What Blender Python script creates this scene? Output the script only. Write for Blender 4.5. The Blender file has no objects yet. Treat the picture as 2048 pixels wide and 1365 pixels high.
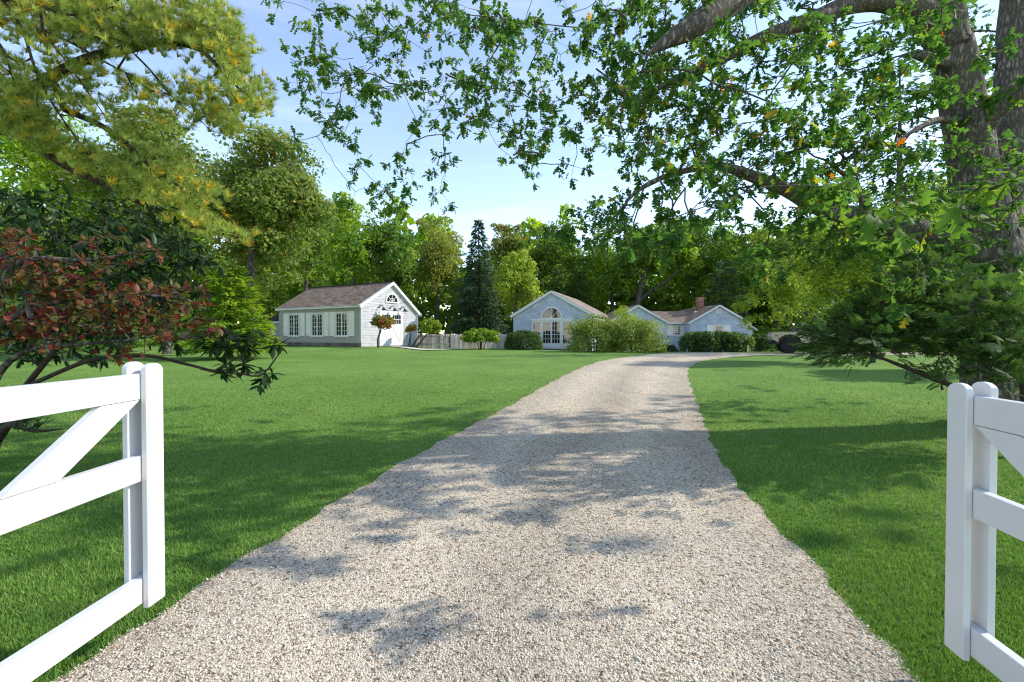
import bpy, math, random
import numpy as np
R = math.radians
rng = np.random.default_rng(7)
random.seed(7)
scene = bpy.context.scene
COL = scene.collection

# ------------------------------------------------------------------ camera
F, CX, CY, EYE, TILT = 910.0, 1024.0, 682.5, 1.55, R(0.79)
cam = bpy.data.cameras.new('camera')
cam.sensor_width = 36.0
cam.lens = 36.0 * F / 2048
cam.clip_start, cam.clip_end = 0.05, 2000
camo = bpy.data.objects.new('camera', cam)
COL.objects.link(camo)
camo.location = (0, 0, EYE)
camo.rotation_euler = (R(90) - TILT, 0, 0)
scene.camera = camo

# ------------------------------------------------------------------ light
SUN_EL = R(35.0)
SX, SY = 0.990, 0.14
SUN_AZ = math.atan2(SX, SY)              # clockwise from +y
world = bpy.data.worlds.new('World')
scene.world = world
world.use_nodes = True
wn = world.node_tree.nodes
wl = world.node_tree.links
wn.clear()
wo = wn.new('ShaderNodeOutputWorld')
bg = wn.new('ShaderNodeBackground')
sky = wn.new('ShaderNodeTexSky')
sky.sky_type = 'NISHITA'
sky.sun_disc = False
sky.sun_elevation = SUN_EL
sky.sun_rotation = SUN_AZ
sky.air_density = 0.85
sky.dust_density = 0.05
sky.ozone_density = 1.8
bg.inputs['Strength'].default_value = 0.15
# faint streaks of high cloud
tc = wn.new('ShaderNodeTexCoord')
mp = wn.new('ShaderNodeMapping')
mp.inputs['Scale'].default_value = (1.2, 1.2, 9.0)
mp.inputs['Rotation'].default_value = (0.12, 0.08, 0.5)
nz = wn.new('ShaderNodeTexNoise')
nz.inputs['Scale'].default_value = 2.2
nz.inputs['Detail'].default_value = 8
nz.inputs['Roughness'].default_value = 0.62
cr = wn.new('ShaderNodeValToRGB')
cr.color_ramp.elements[0].position = 0.47
cr.color_ramp.elements[1].position = 0.80
cr.color_ramp.elements[1].color = (0.10, 0.10, 0.10, 1)
mx = wn.new('ShaderNodeMixRGB')
mx.inputs[2].default_value = (6.6, 7.0, 7.6, 1)
wl.new(tc.outputs['Generated'], mp.inputs['Vector'])
wl.new(mp.outputs['Vector'], nz.inputs['Vector'])
wl.new(nz.outputs[0], cr.inputs[0])
wl.new(cr.outputs[0], mx.inputs[0])
wl.new(sky.outputs[0], mx.inputs[1])
haze_tint = wn.new('ShaderNodeMixRGB')
haze_tint.blend_type = 'MULTIPLY'
haze_tint.inputs[0].default_value = 1.0
haze_tint.inputs[2].default_value = (1.15, 1.0, 0.90, 1)
wl.new(mx.outputs[0], haze_tint.inputs[1])
wl.new(haze_tint.outputs[0], bg.inputs['Color'])
wl.new(bg.outputs[0], wo.inputs[0])

sun = bpy.data.lights.new('sun', 'SUN')
sun.energy = 2.2
sun.angle = R(0.8)
sun.color = (1.0, 0.93, 0.82)
suno = bpy.data.objects.new('sun', sun)
COL.objects.link(suno)
suno.location = (40, 15, 40)
suno.rotation_euler = (R(90) - SUN_EL, 0, -SUN_AZ + math.pi)

vs = scene.view_settings
scene.display_settings.display_device = 'sRGB'
vs.view_transform = 'Standard'
vs.look = 'None'
vs.gamma = 1.0
vs.exposure = 1.5
vs.use_curve_mapping = False
cy = scene.cycles
cy.max_bounces = 6
cy.diffuse_bounces = 3
cy.glossy_bounces = 2
cy.transmission_bounces = 4
cy.transparent_max_bounces = 6
cy.use_denoising = True
cy.denoising_prefilter = 'NONE'
cy.use_adaptive_sampling = False
cy.pixel_filter_type = 'BLACKMAN_HARRIS'
cy.filter_width = 1.15
cy.caustics_reflective = False
cy.caustics_refractive = False


# ------------------------------------------------------------------ geometry helpers
def ss(a, b, x):
    t = np.clip((np.asarray(x, float) - a) / (b - a), 0, 1)
    return t * t * (3 - 2 * t)


def T(x, y):
    """height of the terrain"""
    x = np.asarray(x, float)
    y = np.asarray(y, float)
    z = 0.48 * ss(3, 16, y) - 0.30 * ss(27.5, 37, y) * ss(-1, 8, x)
    z = z + 0.20 * ss(24, 31, y) * (1 - ss(-9, -6, x))
    z = z + 0.5 * ss(45, 70, y) + 0.02 * np.sin(x * 0.7 + 1.3) * np.sin(y * 0.5) * ss(2, 9, y) * (1 - ss(20, 26, y))
    return z


CA, SA = math.cos(TILT), math.sin(TILT)


def P(px, py, Y):
    """the point at depth Y that the photograph shows at (px, py)"""
    dx = (px - CX) / F
    dz = -(py - CY) / F
    ry = CA + SA * dz
    rz = -SA + CA * dz
    k = Y / ry
    return np.array((dx * k, Y, EYE + rz * k))


def ground_at(px, py, ymax=28.0):
    lo, hi = 0.8, ymax
    y = lo
    while y < hi:
        p = P(px, py, y)
        if p[2] <= float(T(p[0], p[1])) + 1e-4:
            return np.array((p[0], p[1], float(T(p[0], p[1]))))
        y *= 1.004
    p = P(px, py, hi)
    return np.array((p[0], p[1], float(T(p[0], p[1]))))


def unit(v):
    v = np.asarray(v, float)
    n = np.linalg.norm(v, axis=-1, keepdims=True)
    return v / np.maximum(n, 1e-9)


def np_mesh(name, V, faces, mat=None, tint=None, smooth=False):
    """faces: list of int arrays (n,k); tint: list of arrays (n,) or one array"""
    if isinstance(faces, np.ndarray):
        faces = [faces]
    faces = [np.asarray(f, np.int32) for f in faces if len(f)]
    me = bpy.data.meshes.new(name)
    V = np.asarray(V, np.float32)
    me.vertices.add(len(V))
    me.vertices.foreach_set('co', V.ravel())
    nl = sum(f.size for f in faces)
    npoly = sum(len(f) for f in faces)
    me.loops.add(nl)
    me.polygons.add(npoly)
    me.loops.foreach_set('vertex_index', np.concatenate([f.ravel() for f in faces]))
    st, o = [], 0
    for f in faces:
        st.append(o + np.arange(len(f), dtype=np.int32) * f.shape[1])
        o += f.size
    me.polygons.foreach_set('loop_start', np.concatenate(st).astype(np.int32))
    if smooth:
        me.polygons.foreach_set('use_smooth', np.ones(npoly, bool))
    if tint is not None:
        if isinstance(tint, (list, tuple)):
            tint = np.concatenate(tint)
        a = me.attributes.new('tint', 'FLOAT', 'FACE')
        a.data.foreach_set('value', np.asarray(tint, np.float32))
    me.update(calc_edges=True)
    me.validate()
    if mat:
        me.materials.append(mat)
    return me


def link(name, me, parent=None):
    o = bpy.data.objects.new(name, me)
    COL.objects.link(o)
    if parent is not None:
        o.parent = parent
    return o


def tag(o, label=None, cat=None, group=None, kind=None):
    if label:
        o['label'] = label
    if cat:
        o['category'] = cat
    if group:
        o['group'] = group
    if kind:
        o['kind'] = kind
    return o


def thing(name, label, cat, loc=(0, 0, 0), rotz=0.0, group=None):
    o = bpy.data.objects.new(name, None)
    o.empty_display_size = 0.3
    COL.objects.link(o)
    o.location = [float(c) for c in loc]
    o.rotation_euler = (0, 0, rotz)
    return tag(o, label, cat, group)


class MB:
    """collects simple solids and builds them as one mesh object"""

    def __init__(s):
        s.v, s.f, s.t = [], [], []

    def add(s, vs, fs, tint=0.5):
        o = len(s.v)
        s.v += [tuple(float(c) for c in v) for v in vs]
        for f in fs:
            s.f.append([i + o for i in f])
            s.t.append(tint)
        return s

    def hexa(s, c8, tint=0.5):
        return s.add(c8, [(0, 3, 2, 1), (4, 5, 6, 7), (0, 1, 5, 4), (1, 2, 6, 5), (2, 3, 7, 6), (3, 0, 4, 7)], tint)

    def box(s, x0, x1, y0, y1, z0, z1, tint=0.5):
        return s.hexa([(x0, y0, z0), (x1, y0, z0), (x1, y1, z0), (x0, y1, z0),
                       (x0, y0, z1), (x1, y0, z1), (x1, y1, z1), (x0, y1, z1)], tint)

    def fbox(s, f, s0, s1, z0, z1, n0, n1, tint=0.5):
        return s.hexa([f(s0, n0, z0), f(s1, n0, z0), f(s1, n1, z0), f(s0, n1, z0),
                       f(s0, n0, z1), f(s1, n0, z1), f(s1, n1, z1), f(s0, n1, z1)], tint)

    def prism(s, loop, fn, a, b, tint=0.5):
        """loop: 2D points; fn(u,w,t) gives xyz; extruded from t=a to t=b"""
        n = len(loop)
        vs = [fn(u, w, a) for u, w in loop] + [fn(u, w, b) for u, w in loop]
        fs = [tuple(range(n))[::-1], tuple(range(n, 2 * n))]
        fs += [(i, (i + 1) % n, n + (i + 1) % n, n + i) for i in range(n)]
        return s.add(vs, fs, tint)

    def bar(s, p, q, w, h, up=(0, 0, 1), tint=0.5):
        p, q = np.array(p, float), np.array(q, float)
        d = unit(q - p)
        a = np.cross(d, up)
        if np.linalg.norm(a) < 1e-6:
            a = np.array((1.0, 0, 0))
        a = unit(a) * w / 2
        b = unit(np.cross(a, d)) * h / 2
        return s.hexa([p - a - b, p + a - b, q + a - b, q - a - b, p - a + b, p + a + b, q + a + b, q - a + b], tint)

    def tube(s, pts, radii, sides=8, cap=True, tint=0.5):
        pts = [np.array(p, float) for p in pts]
        if not hasattr(radii, '__len__'):
            radii = [radii] * len(pts)
        ref = np.array((0, 0, 1.0))
        rings = []
        for i, p in enumerate(pts):
            d = unit(pts[min(i + 1, len(pts) - 1)] - pts[max(i - 1, 0)])
            if abs(d @ ref) > 0.95:
                ref = np.array((1.0, 0, 0))
            a = unit(np.cross(d, ref))
            b = np.cross(d, a)
            rings.append([p + radii[i] * (math.cos(2 * math.pi * k / sides) * a + math.sin(2 * math.pi * k / sides) * b) for k in range(sides)])
        vs = [v for r in rings for v in r]
        fs = []
        for i in range(len(pts) - 1):
            for k in range(sides):
                k2 = (k + 1) % sides
                fs.append((i * sides + k, i * sides + k2, (i + 1) * sides + k2, (i + 1) * sides + k))
        if cap:
            fs.append(tuple(range(sides))[::-1])
            fs.append(tuple((len(pts) - 1) * sides + k for k in range(sides)))
        return s.add(vs, fs, tint)

    def lathe(s, prof, fn, sides=16, tint=0.5):
        """prof: (r,h); fn(x,y,h) places"""
        n = len(prof)
        vs = [fn(r * math.cos(2 * math.pi * k / sides), r * math.sin(2 * math.pi * k / sides), h) for r, h in prof for k in range(sides)]
        fs = []
        for i in range(n - 1):
            for k in range(sides):
                k2 = (k + 1) % sides
                fs.append((i * sides + k, i * sides + k2, (i + 1) * sides + k2, (i + 1) * sides + k))
        fs.append(tuple(range(sides))[::-1])
        fs.append(tuple((n - 1) * sides + k for k in range(sides)))
        return s.add(vs, fs, tint)

    def mesh(s, name, mat, bevel=0.0):
        me = bpy.data.meshes.new(name)
        me.from_pydata(s.v, [], s.f)
        a = me.attributes.new('tint', 'FLOAT', 'FACE')
        a.data.foreach_set('value', np.array(s.t, np.float32))
        me.update()
        if bevel:
            import bmesh
            bm = bmesh.new()
            bm.from_mesh(me)
            bmesh.ops.recalc_face_normals(bm, faces=bm.faces)
            bmesh.ops.bevel(bm, geom=[e for e in bm.edges if e.calc_face_angle(0) > 0.6], offset=bevel, segments=2, affect='EDGES', profile=0.5)
            bm.to_mesh(me)
            bm.free()
        else:
            import bmesh
            bm = bmesh.new()
            bm.from_mesh(me)
            bmesh.ops.recalc_face_normals(bm, faces=bm.faces)
            bm.to_mesh(me)
            bm.free()
        me.materials.append(mat)
        return me

    def build(s, name, mat, parent=None, bevel=0.0, kind=None):
        o = link(name, s.mesh(name, mat, bevel), parent)
        if kind:
            o['kind'] = kind
        return o


# ------------------------------------------------------------------ materials
def mat_base(name):
    m = bpy.data.materials.new(name)
    m.use_nodes = True
    nt = m.node_tree
    b = nt.nodes['Principled BSDF']
    return m, nt, b


def N(nt, typ, **kw):
    n = nt.nodes.new(typ)
    for k, v in kw.items():
        n.inputs[k.replace('_', ' ')].default_value = v
    return n


def ramp(nt, stops):
    r = nt.nodes.new('ShaderNodeValToRGB')
    e = r.color_ramp.elements
    while len(e) > 1:
        e.remove(e[-1])
    e[0].position = stops[0][0]
    e[0].color = (*stops[0][1], 1)
    for p, c in stops[1:]:
        x = e.new(p)
        x.color = (*c, 1)
    return r


def mat_plain(name, c1, c2=None, scale=4.0, rough=0.6, spec=0.4, bump=0.0, bscale=40.0, stretch=(1, 1, 1), metallic=0.0):
    m, nt, b = mat_base(name)
    b.inputs['Roughness'].default_value = rough
    b.inputs['Specular IOR Level'].default_value = spec
    b.inputs['Metallic'].default_value = metallic
    t = nt.nodes.new('ShaderNodeTexCoord')
    mp = nt.nodes.new('ShaderNodeMapping')
    mp.inputs['Scale'].default_value = stretch
    nt.links.new(t.outputs['Object'], mp.inputs['Vector'])
    if c2 is None:
        c2 = tuple(c * 0.86 for c in c1)
    nz = N(nt, 'ShaderNodeTexNoise', Scale=scale, Detail=6.0, Roughness=0.6)
    nt.links.new(mp.outputs[0], nz.inputs['Vector'])
    rp = ramp(nt, [(0.3, c2), (0.7, c1)])
    nt.links.new(nz.outputs[0], rp.inputs[0])
    nt.links.new(rp.outputs[0], b.inputs['Base Color'])
    if bump:
        n2 = N(nt, 'ShaderNodeTexNoise', Scale=bscale, Detail=5.0, Roughness=0.65)
        nt.links.new(mp.outputs[0], n2.inputs['Vector'])
        bp = N(nt, 'ShaderNodeBump', Strength=bump, Distance=0.02)
        nt.links.new(n2.outputs[0], bp.inputs['Height'])
        nt.links.new(bp.outputs[0], b.inputs['Normal'])
    return m


def mat_tint(name, stops, rough=0.7, spec=0.3, grain=0.0, gscale=30.0, stretch=(1, 1, 1)):
    """colour picked by the face attribute 'tint'"""
    m, nt, b = mat_base(name)
    b.inputs['Roughness'].default_value = rough
    b.inputs['Specular IOR Level'].default_value = spec
    a = nt.nodes.new('ShaderNodeAttribute')
    a.attribute_name = 'tint'
    rp = ramp(nt, stops)
    nt.links.new(a.outputs['Fac'], rp.inputs[0])
    out = rp.outputs[0]
    if grain:
        t = nt.nodes.new('ShaderNodeTexCoord')
        mp = nt.nodes.new('ShaderNodeMapping')
        mp.inputs['Scale'].default_value = stretch
        nt.links.new(t.outputs['Object'], mp.inputs['Vector'])
        nz = N(nt, 'ShaderNodeTexNoise', Scale=gscale, Detail=5.0, Roughness=0.6)
        nt.links.new(mp.outputs[0], nz.inputs['Vector'])
        g = ramp(nt, [(0.25, (1 - grain,) * 3), (0.75, (1 + grain,) * 3)])
        nt.links.new(nz.outputs[0], g.inputs[0])
        mm = nt.nodes.new('ShaderNodeMixRGB')
        mm.blend_type = 'MULTIPLY'
        mm.inputs[0].default_value = 1.0
        nt.links.new(out, mm.inputs[1])
        nt.links.new(g.outputs[0], mm.inputs[2])
        out = mm.outputs[0]
    nt.links.new(out, b.inputs['Base Color'])
    return m


def mat_leaf(name, stops, trans=0.4, rough=0.5, spec=0.3, tboost=1.5):
    m, nt, b = mat_base(name)
    b.inputs['Roughness'].default_value = rough
    b.inputs['Specular IOR Level'].default_value = spec
    a = nt.nodes.new('ShaderNodeAttribute')
    a.attribute_name = 'tint'
    rp = ramp(nt, stops)
    nt.links.new(a.outputs['Fac'], rp.inputs[0])
    nt.links.new(rp.outputs[0], b.inputs['Base Color'])
    tr = nt.nodes.new('ShaderNodeBsdfTranslucent')
    hs = N(nt, 'ShaderNodeHueSaturation', Hue=0.485, Saturation=1.1, Value=tboost)
    nt.links.new(rp.outputs[0], hs.inputs['Color'])
    nt.links.new(hs.outputs[0], tr.inputs['Color'])
    ms = nt.nodes.new('ShaderNodeMixShader')
    ms.inputs[0].default_value = trans
    nt.links.new(b.outputs[0], ms.inputs[1])
    nt.links.new(tr.outputs[0], ms.inputs[2])
    nt.links.new(ms.outputs[0], nt.nodes['Material Output'].inputs[0])
    return m


def mat_glass(name):
    m, nt, b = mat_base(name)
    b.inputs['Base Color'].default_value = (0.012, 0.016, 0.014, 1)
    b.inputs['Roughness'].default_value = 0.04
    b.inputs['Specular IOR Level'].default_value = 0.8
    t = nt.nodes.new('ShaderNodeTexCoord')
    nz = N(nt, 'ShaderNodeTexNoise', Scale=2.5, Detail=2.0)
    nt.links.new(t.outputs['Object'], nz.inputs['Vector'])
    bp = N(nt, 'ShaderNodeBump', Strength=0.06, Distance=0.02)
    nt.links.new(nz.outputs[0], bp.inputs['Height'])
    nt.links.new(bp.outputs[0], b.inputs['Normal'])
    return m


M = {}
M['white'] = mat_plain('white_paint', (0.72, 0.72, 0.71), (0.67, 0.67, 0.66), 3.0, 0.5)
M['vinyl'] = mat_plain('white_vinyl', (0.62, 0.62, 0.61), (0.57, 0.57, 0.57), 2.5, 0.38, 0.4, 0.08, 9.0)
M['shutter'] = mat_plain('shutter_paint', (0.84, 0.83, 0.76), None, 3.0, 0.5)
M['siding'] = mat_tint('siding_grey_green', [(0, (0.33, 0.325, 0.30)), (1, (0.41, 0.405, 0.375))], 0.75, 0.25, 0.06, 14.0)
M['shingle'] = mat_tint('pale_grey_shingle', [(0, (0.34, 0.35, 0.36)), (0.5, (0.42, 0.43, 0.44)), (1, (0.48, 0.49, 0.50))], 0.8, 0.2, 0.08, 16.0, (1, 1, 0.25))
M['blue_shingle'] = mat_tint('blue_grey_shingle', [(0, (0.35, 0.395, 0.47)), (0.5, (0.44, 0.49, 0.575)), (1, (0.52, 0.565, 0.645))], 0.8, 0.2, 0.07, 16.0, (1, 1, 0.25))
M['roof_dark'] = mat_tint('brown_roof_shingle', [(0, (0.145, 0.102, 0.074)), (0.5, (0.235, 0.175, 0.132)), (1, (0.33, 0.26, 0.205))], 0.9, 0.15, 0.2, 25.0)
M['roof_tan'] = mat_tint('tan_roof_shingle', [(0, (0.23, 0.195, 0.165)), (0.5, (0.30, 0.255, 0.215)), (1, (0.37, 0.32, 0.275))], 0.9, 0.15, 0.15, 25.0)
M['roof_black'] = mat_tint('charcoal_roof_shingle', [(0, (0.02, 0.02, 0.02)), (1, (0.06, 0.055, 0.05))], 0.9, 0.15, 0.15, 25.0)
M['stone'] = mat_tint('foundation_block', [(0, (0.10, 0.09, 0.08)), (1, (0.20, 0.18, 0.16))], 0.9, 0.2, 0.25, 12.0)
M['brick'] = mat_tint('chimney_brick', [(0, (0.19, 0.085, 0.06)), (0.5, (0.30, 0.14, 0.095)), (1, (0.40, 0.24, 0.18))], 0.9, 0.2, 0.15, 20.0)
M['mortar'] = mat_plain('mortar', (0.42, 0.38, 0.34), None, 20, 0.9)
M['glass'] = mat_glass('window_glass')
M['black'] = mat_plain('black_metal', (0.015, 0.015, 0.016), None, 5, 0.4)
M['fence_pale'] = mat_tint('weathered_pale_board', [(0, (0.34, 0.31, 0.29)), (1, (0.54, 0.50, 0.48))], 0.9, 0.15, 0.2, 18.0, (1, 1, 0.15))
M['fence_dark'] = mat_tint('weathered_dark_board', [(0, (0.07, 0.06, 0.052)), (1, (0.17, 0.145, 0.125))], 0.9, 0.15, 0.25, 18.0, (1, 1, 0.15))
M['tan_paint'] = mat_plain('tan_vehicle_paint', (0.40, 0.37, 0.26), (0.36, 0.33, 0.23), 3.0, 0.5, 0.4)
M['tyre'] = mat_plain('tyre_rubber', (0.022, 0.022, 0.023), None, 30, 0.85, 0.2, 0.3, 60)
M['rim'] = mat_plain('dark_rim', (0.03, 0.03, 0.033), None, 10, 0.5)
M['lens_red'] = mat_plain('red_lens', (0.42, 0.07, 0.04), None, 10, 0.25)
M['lens_clear'] = mat_plain('clear_lens', (0.6, 0.6, 0.58), None, 10, 0.1)
M['canvas'] = mat_plain('olive_seat', (0.10, 0.11, 0.07), None, 10, 0.9)
M['paving'] = mat_plain('pale_paving', (0.52, 0.50, 0.46), (0.44, 0.42, 0.38), 6, 0.85, 0.2, 0.2, 30)
M['bark_oak'] = None


def mat_bark(name, dark, light, sc=(7, 7, 1.6), bump=1.0, moss=None):
    m, nt, b = mat_base(name)
    b.inputs['Roughness'].default_value = 0.95
    b.inputs['Specular IOR Level'].default_value = 0.12
    t = nt.nodes.new('ShaderNodeTexCoord')
    mp = nt.nodes.new('ShaderNodeMapping')
    mp.inputs['Scale'].default_value = sc
    nt.links.new(t.outputs['Object'], mp.inputs['Vector'])
    n1 = N(nt, 'ShaderNodeTexNoise', Scale=1.5, Detail=8.0, Roughness=0.72, Distortion=0.8)
    vo = nt.nodes.new('ShaderNodeTexVoronoi')
    vo.feature = 'DISTANCE_TO_EDGE'
    vo.inputs['Scale'].default_value = 3.2
    nt.links.new(mp.outputs[0], n1.inputs['Vector'])
    ad = nt.nodes.new('ShaderNodeMixRGB')
    ad.inputs[0].default_value = 0.62
    nt.links.new(mp.outputs[0], ad.inputs[1])
    nt.links.new(n1.outputs[1], ad.inputs[2])
    nt.links.new(ad.outputs[0], vo.inputs['Vector'])
    mr = N(nt, 'ShaderNodeMapRange')
    mr.inputs['From Max'].default_value = 0.30
    nt.links.new(vo.outputs['Distance'], mr.inputs['Value'])
    mu = nt.nodes.new('ShaderNodeMath')
    mu.operation = 'MULTIPLY'
    nt.links.new(mr.outputs[0], mu.inputs[0])
    nt.links.new(n1.outputs[0], mu.inputs[1])
    rp = ramp(nt, [(0.05, dark), (0.6, light)])
    nt.links.new(mu.outputs[0], rp.inputs[0])
    col = rp.outputs[0]
    if moss:
        n3 = N(nt, 'ShaderNodeTexNoise', Scale=2.2, Detail=5.0)
        nt.links.new(t.outputs['Object'], n3.inputs['Vector'])
        r3 = ramp(nt, [(0.5, (0, 0, 0)), (0.68, (0.6, 0.6, 0.6))])
        nt.links.new(n3.outputs[0], r3.inputs[0])
        mm = nt.nodes.new('ShaderNodeMixRGB')
        mm.inputs[2].default_value = (*moss, 1)
        nt.links.new(r3.outputs[0], mm.inputs[0])
        nt.links.new(col, mm.inputs[1])
        col = mm.outputs[0]
    nt.links.new(col, b.inputs['Base Color'])
    bp = N(nt, 'ShaderNodeBump', Strength=bump, Distance=0.04)
    nt.links.new(mu.outputs[0], bp.inputs['Height'])
    nt.links.new(bp.outputs[0], b.inputs['Normal'])
    return m


M['bark_oak'] = mat_bark('oak_bark', (0.10, 0.086, 0.072), (0.36, 0.32, 0.27), (15, 15, 4.2), 0.9, (0.14, 0.15, 0.10))
M['bark_pine'] = mat_bark('pine_bark', (0.03, 0.022, 0.017), (0.16, 0.11, 0.08), (8, 8, 2.5), 0.8)
M['bark_grey'] = mat_bark('grey_bark', (0.04, 0.036, 0.03), (0.20, 0.18, 0.155), (10, 10, 2.5), 0.6)
M['twig'] = mat_plain('dark_twig', (0.07, 0.055, 0.042), (0.035, 0.028, 0.022), 12, 0.9, 0.15)


# ------------------------------------------------------------------ ground
def mat_lawn():
    m, nt, b = mat_base('lawn_grass')
    b.inputs['Roughness'].default_value = 0.9
    b.inputs['Specular IOR Level'].default_value = 0.1
    t = nt.nodes.new('ShaderNodeTexCoord')
    n1 = N(nt, 'ShaderNodeTexNoise', Scale=0.45, Detail=4.0, Roughness=0.6)
    n2 = N(nt, 'ShaderNodeTexNoise', Scale=9.0, Detail=6.0, Roughness=0.7)
    n3 = N(nt, 'ShaderNodeTexNoise', Scale=70.0, Detail=4.0, Roughness=0.8)
    for n in (n1, n2, n3):
        nt.links.new(t.outputs['Object'], n.inputs['Vector'])
    r1 = ramp(nt, [(0.3, (0.098, 0.184, 0.037)), (0.55, (0.129, 0.224, 0.046)), (0.75, (0.170, 0.255, 0.057))])
    nt.links.new(n1.outputs[0], r1.inputs[0])
    out = r1.outputs[0]
    for n, lo, hi in ((n2, 0.74, 1.26), (n3, 0.5, 1.5)):
        g = ramp(nt, [(0.28, (lo,) * 3), (0.72, (hi,) * 3)])
        nt.links.new(n.outputs[0], g.inputs[0])
        mm = nt.nodes.new('ShaderNodeMixRGB')
        mm.blend_type = 'MULTIPLY'
        mm.inputs[0].default_value = 1
        nt.links.new(out, mm.inputs[1])
        nt.links.new(g.outputs[0], mm.inputs[2])
        out = mm.outputs[0]
    nt.links.new(out, b.inputs['Base Color'])
    bp = N(nt, 'ShaderNodeBump', Strength=0.7, Distance=0.03)
    nt.links.new(n3.outputs[0], bp.inputs['Height'])
    nt.links.new(bp.outputs[0], b.inputs['Normal'])
    return m


def mat_gravel():
    m, nt, b = mat_base('pale_gravel')
    b.inputs['Roughness'].default_value = 0.95
    b.inputs['Specular IOR Level'].default_value = 0.15
    t = nt.nodes.new('ShaderNodeTexCoord')
    vo = nt.nodes.new('ShaderNodeTexVoronoi')
    vo.inputs['Scale'].default_value = 62.0
    nt.links.new(t.outputs['Object'], vo.inputs['Vector'])
    ve = nt.nodes.new('ShaderNodeTexVoronoi')
    ve.feature = 'DISTANCE_TO_EDGE'
    ve.inputs['Scale'].default_value = 62.0
    nt.links.new(t.outputs['Object'], ve.inputs['Vector'])
    sep = nt.nodes.new('ShaderNodeSeparateColor')
    nt.links.new(vo.outputs['Color'], sep.inputs[0])
    stone = ramp(nt, [(0.0, (0.136, 0.109, 0.079)), (0.12, (0.308, 0.259, 0.195)), (0.36, (0.482, 0.425, 0.341)), (0.8, (0.572, 0.520, 0.423)), (1.0, (0.653, 0.605, 0.507))])
    nt.links.new(sep.outputs[0], stone.inputs[0])
    gap = ramp(nt, [(0.0, (0.60, 0.56, 0.53)), (0.09, (1, 1, 1))])
    nt.links.new(ve.outputs['Distance'], gap.inputs[0])
    mm = nt.nodes.new('ShaderNodeMixRGB')
    mm.blend_type = 'MULTIPLY'
    mm.inputs[0].default_value = 1
    nt.links.new(stone.outputs[0], mm.inputs[1])
    nt.links.new(gap.outputs[0], mm.inputs[2])
    # worn wheel tracks and dusty patches
    mp = nt.nodes.new('ShaderNodeMapping')
    mp.inputs['Scale'].default_value = (1.0, 0.35, 1)
    nt.links.new(t.outputs['Object'], mp.inputs['Vector'])
    n1 = N(nt, 'ShaderNodeTexNoise', Scale=1.1, Detail=6.0, Roughness=0.62)
    nt.links.new(mp.outputs[0], n1.inputs['Vector'])
    g = ramp(nt, [(0.3, (0.84, 0.81, 0.78)), (0.5, (1, 0.98, 0.95)), (0.72, (1.10, 1.06, 1.0))])
    nt.links.new(n1.outputs[0], g.inputs[0])
    m2 = nt.nodes.new('ShaderNodeMixRGB')
    m2.blend_type = 'MULTIPLY'
    m2.inputs[0].default_value = 1
    nt.links.new(mm.outputs[0], m2.inputs[1])
    nt.links.new(g.outputs[0], m2.inputs[2])
    at = nt.nodes.new('ShaderNodeAttribute')
    at.attribute_name = 'across'
    nw = N(nt, 'ShaderNodeTexNoise', Scale=1.6, Detail=4.0)
    nt.links.new(t.outputs['Object'], nw.inputs['Vector'])
    wob_ = nt.nodes.new('ShaderNodeMath')
    wob_.operation = 'MULTIPLY_ADD'
    wob_.inputs[1].default_value = 0.10
    nt.links.new(nw.outputs[0], wob_.inputs[0])
    nt.links.new(at.outputs['Fac'], wob_.inputs[2])
    tr = ramp(nt, [(0.0, (0.70, 0.62, 0.54)), (0.075, (0.90, 0.87, 0.84)), (0.16, (0.96, 0.95, 0.94)), (0.33, (1.13, 1.11, 1.08)), (0.42, (1.0, 0.98, 0.96)), (0.55, (0.84, 0.82, 0.80)), (0.68, (1.0, 0.98, 0.96)), (0.77, (1.13, 1.11, 1.08)), (0.93, (0.97, 0.96, 0.95)), (1.0, (0.92, 0.89, 0.86))])
    nt.links.new(wob_.outputs[0], tr.inputs[0])
    m3 = nt.nodes.new('ShaderNodeMixRGB')
    m3.blend_type = 'MULTIPLY'
    m3.inputs[0].default_value = 1
    nt.links.new(m2.outputs[0], m3.inputs[1])
    nt.links.new(tr.outputs[0], m3.inputs[2])
    nt.links.new(m3.outputs[0], b.inputs['Base Color'])
    bp = N(nt, 'ShaderNodeBump', Strength=0.8, Distance=0.012)
    nt.links.new(ve.outputs['Distance'], bp.inputs['Height'])
    nt.links.new(bp.outputs[0], b.inputs['Normal'])
    return m


def grid_lines(spec):
    out = []
    for a, b, st in spec:
        out += list(np.arange(a, b, st))
    return np.array(sorted(set(np.round(out, 4))))


gx = grid_lines([(-260, -40, 20), (-40, -16, 1.0), (-16, 24, 0.4), (24, 60, 2), (60, 281, 20)])
gy = grid_lines([(-60, -4, 8), (-4, 44, 0.35), (44, 90, 3), (90, 400, 30)])
GX, GY = np.meshgrid(gx, gy)
GV = np.stack([GX, GY, T(GX, GY)], -1).reshape(-1, 3)
ii = np.arange(len(gx) * len(gy)).reshape(len(gy), len(gx))
GF = np.stack([ii[:-1, :-1], ii[:-1, 1:], ii[1:, 1:], ii[1:, :-1]], -1).reshape(-1, 4)
lawn = link('lawn', np_mesh('lawn', GV, GF, mat_lawn(), smooth=True))
lawn['kind'] = 'structure'

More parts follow.
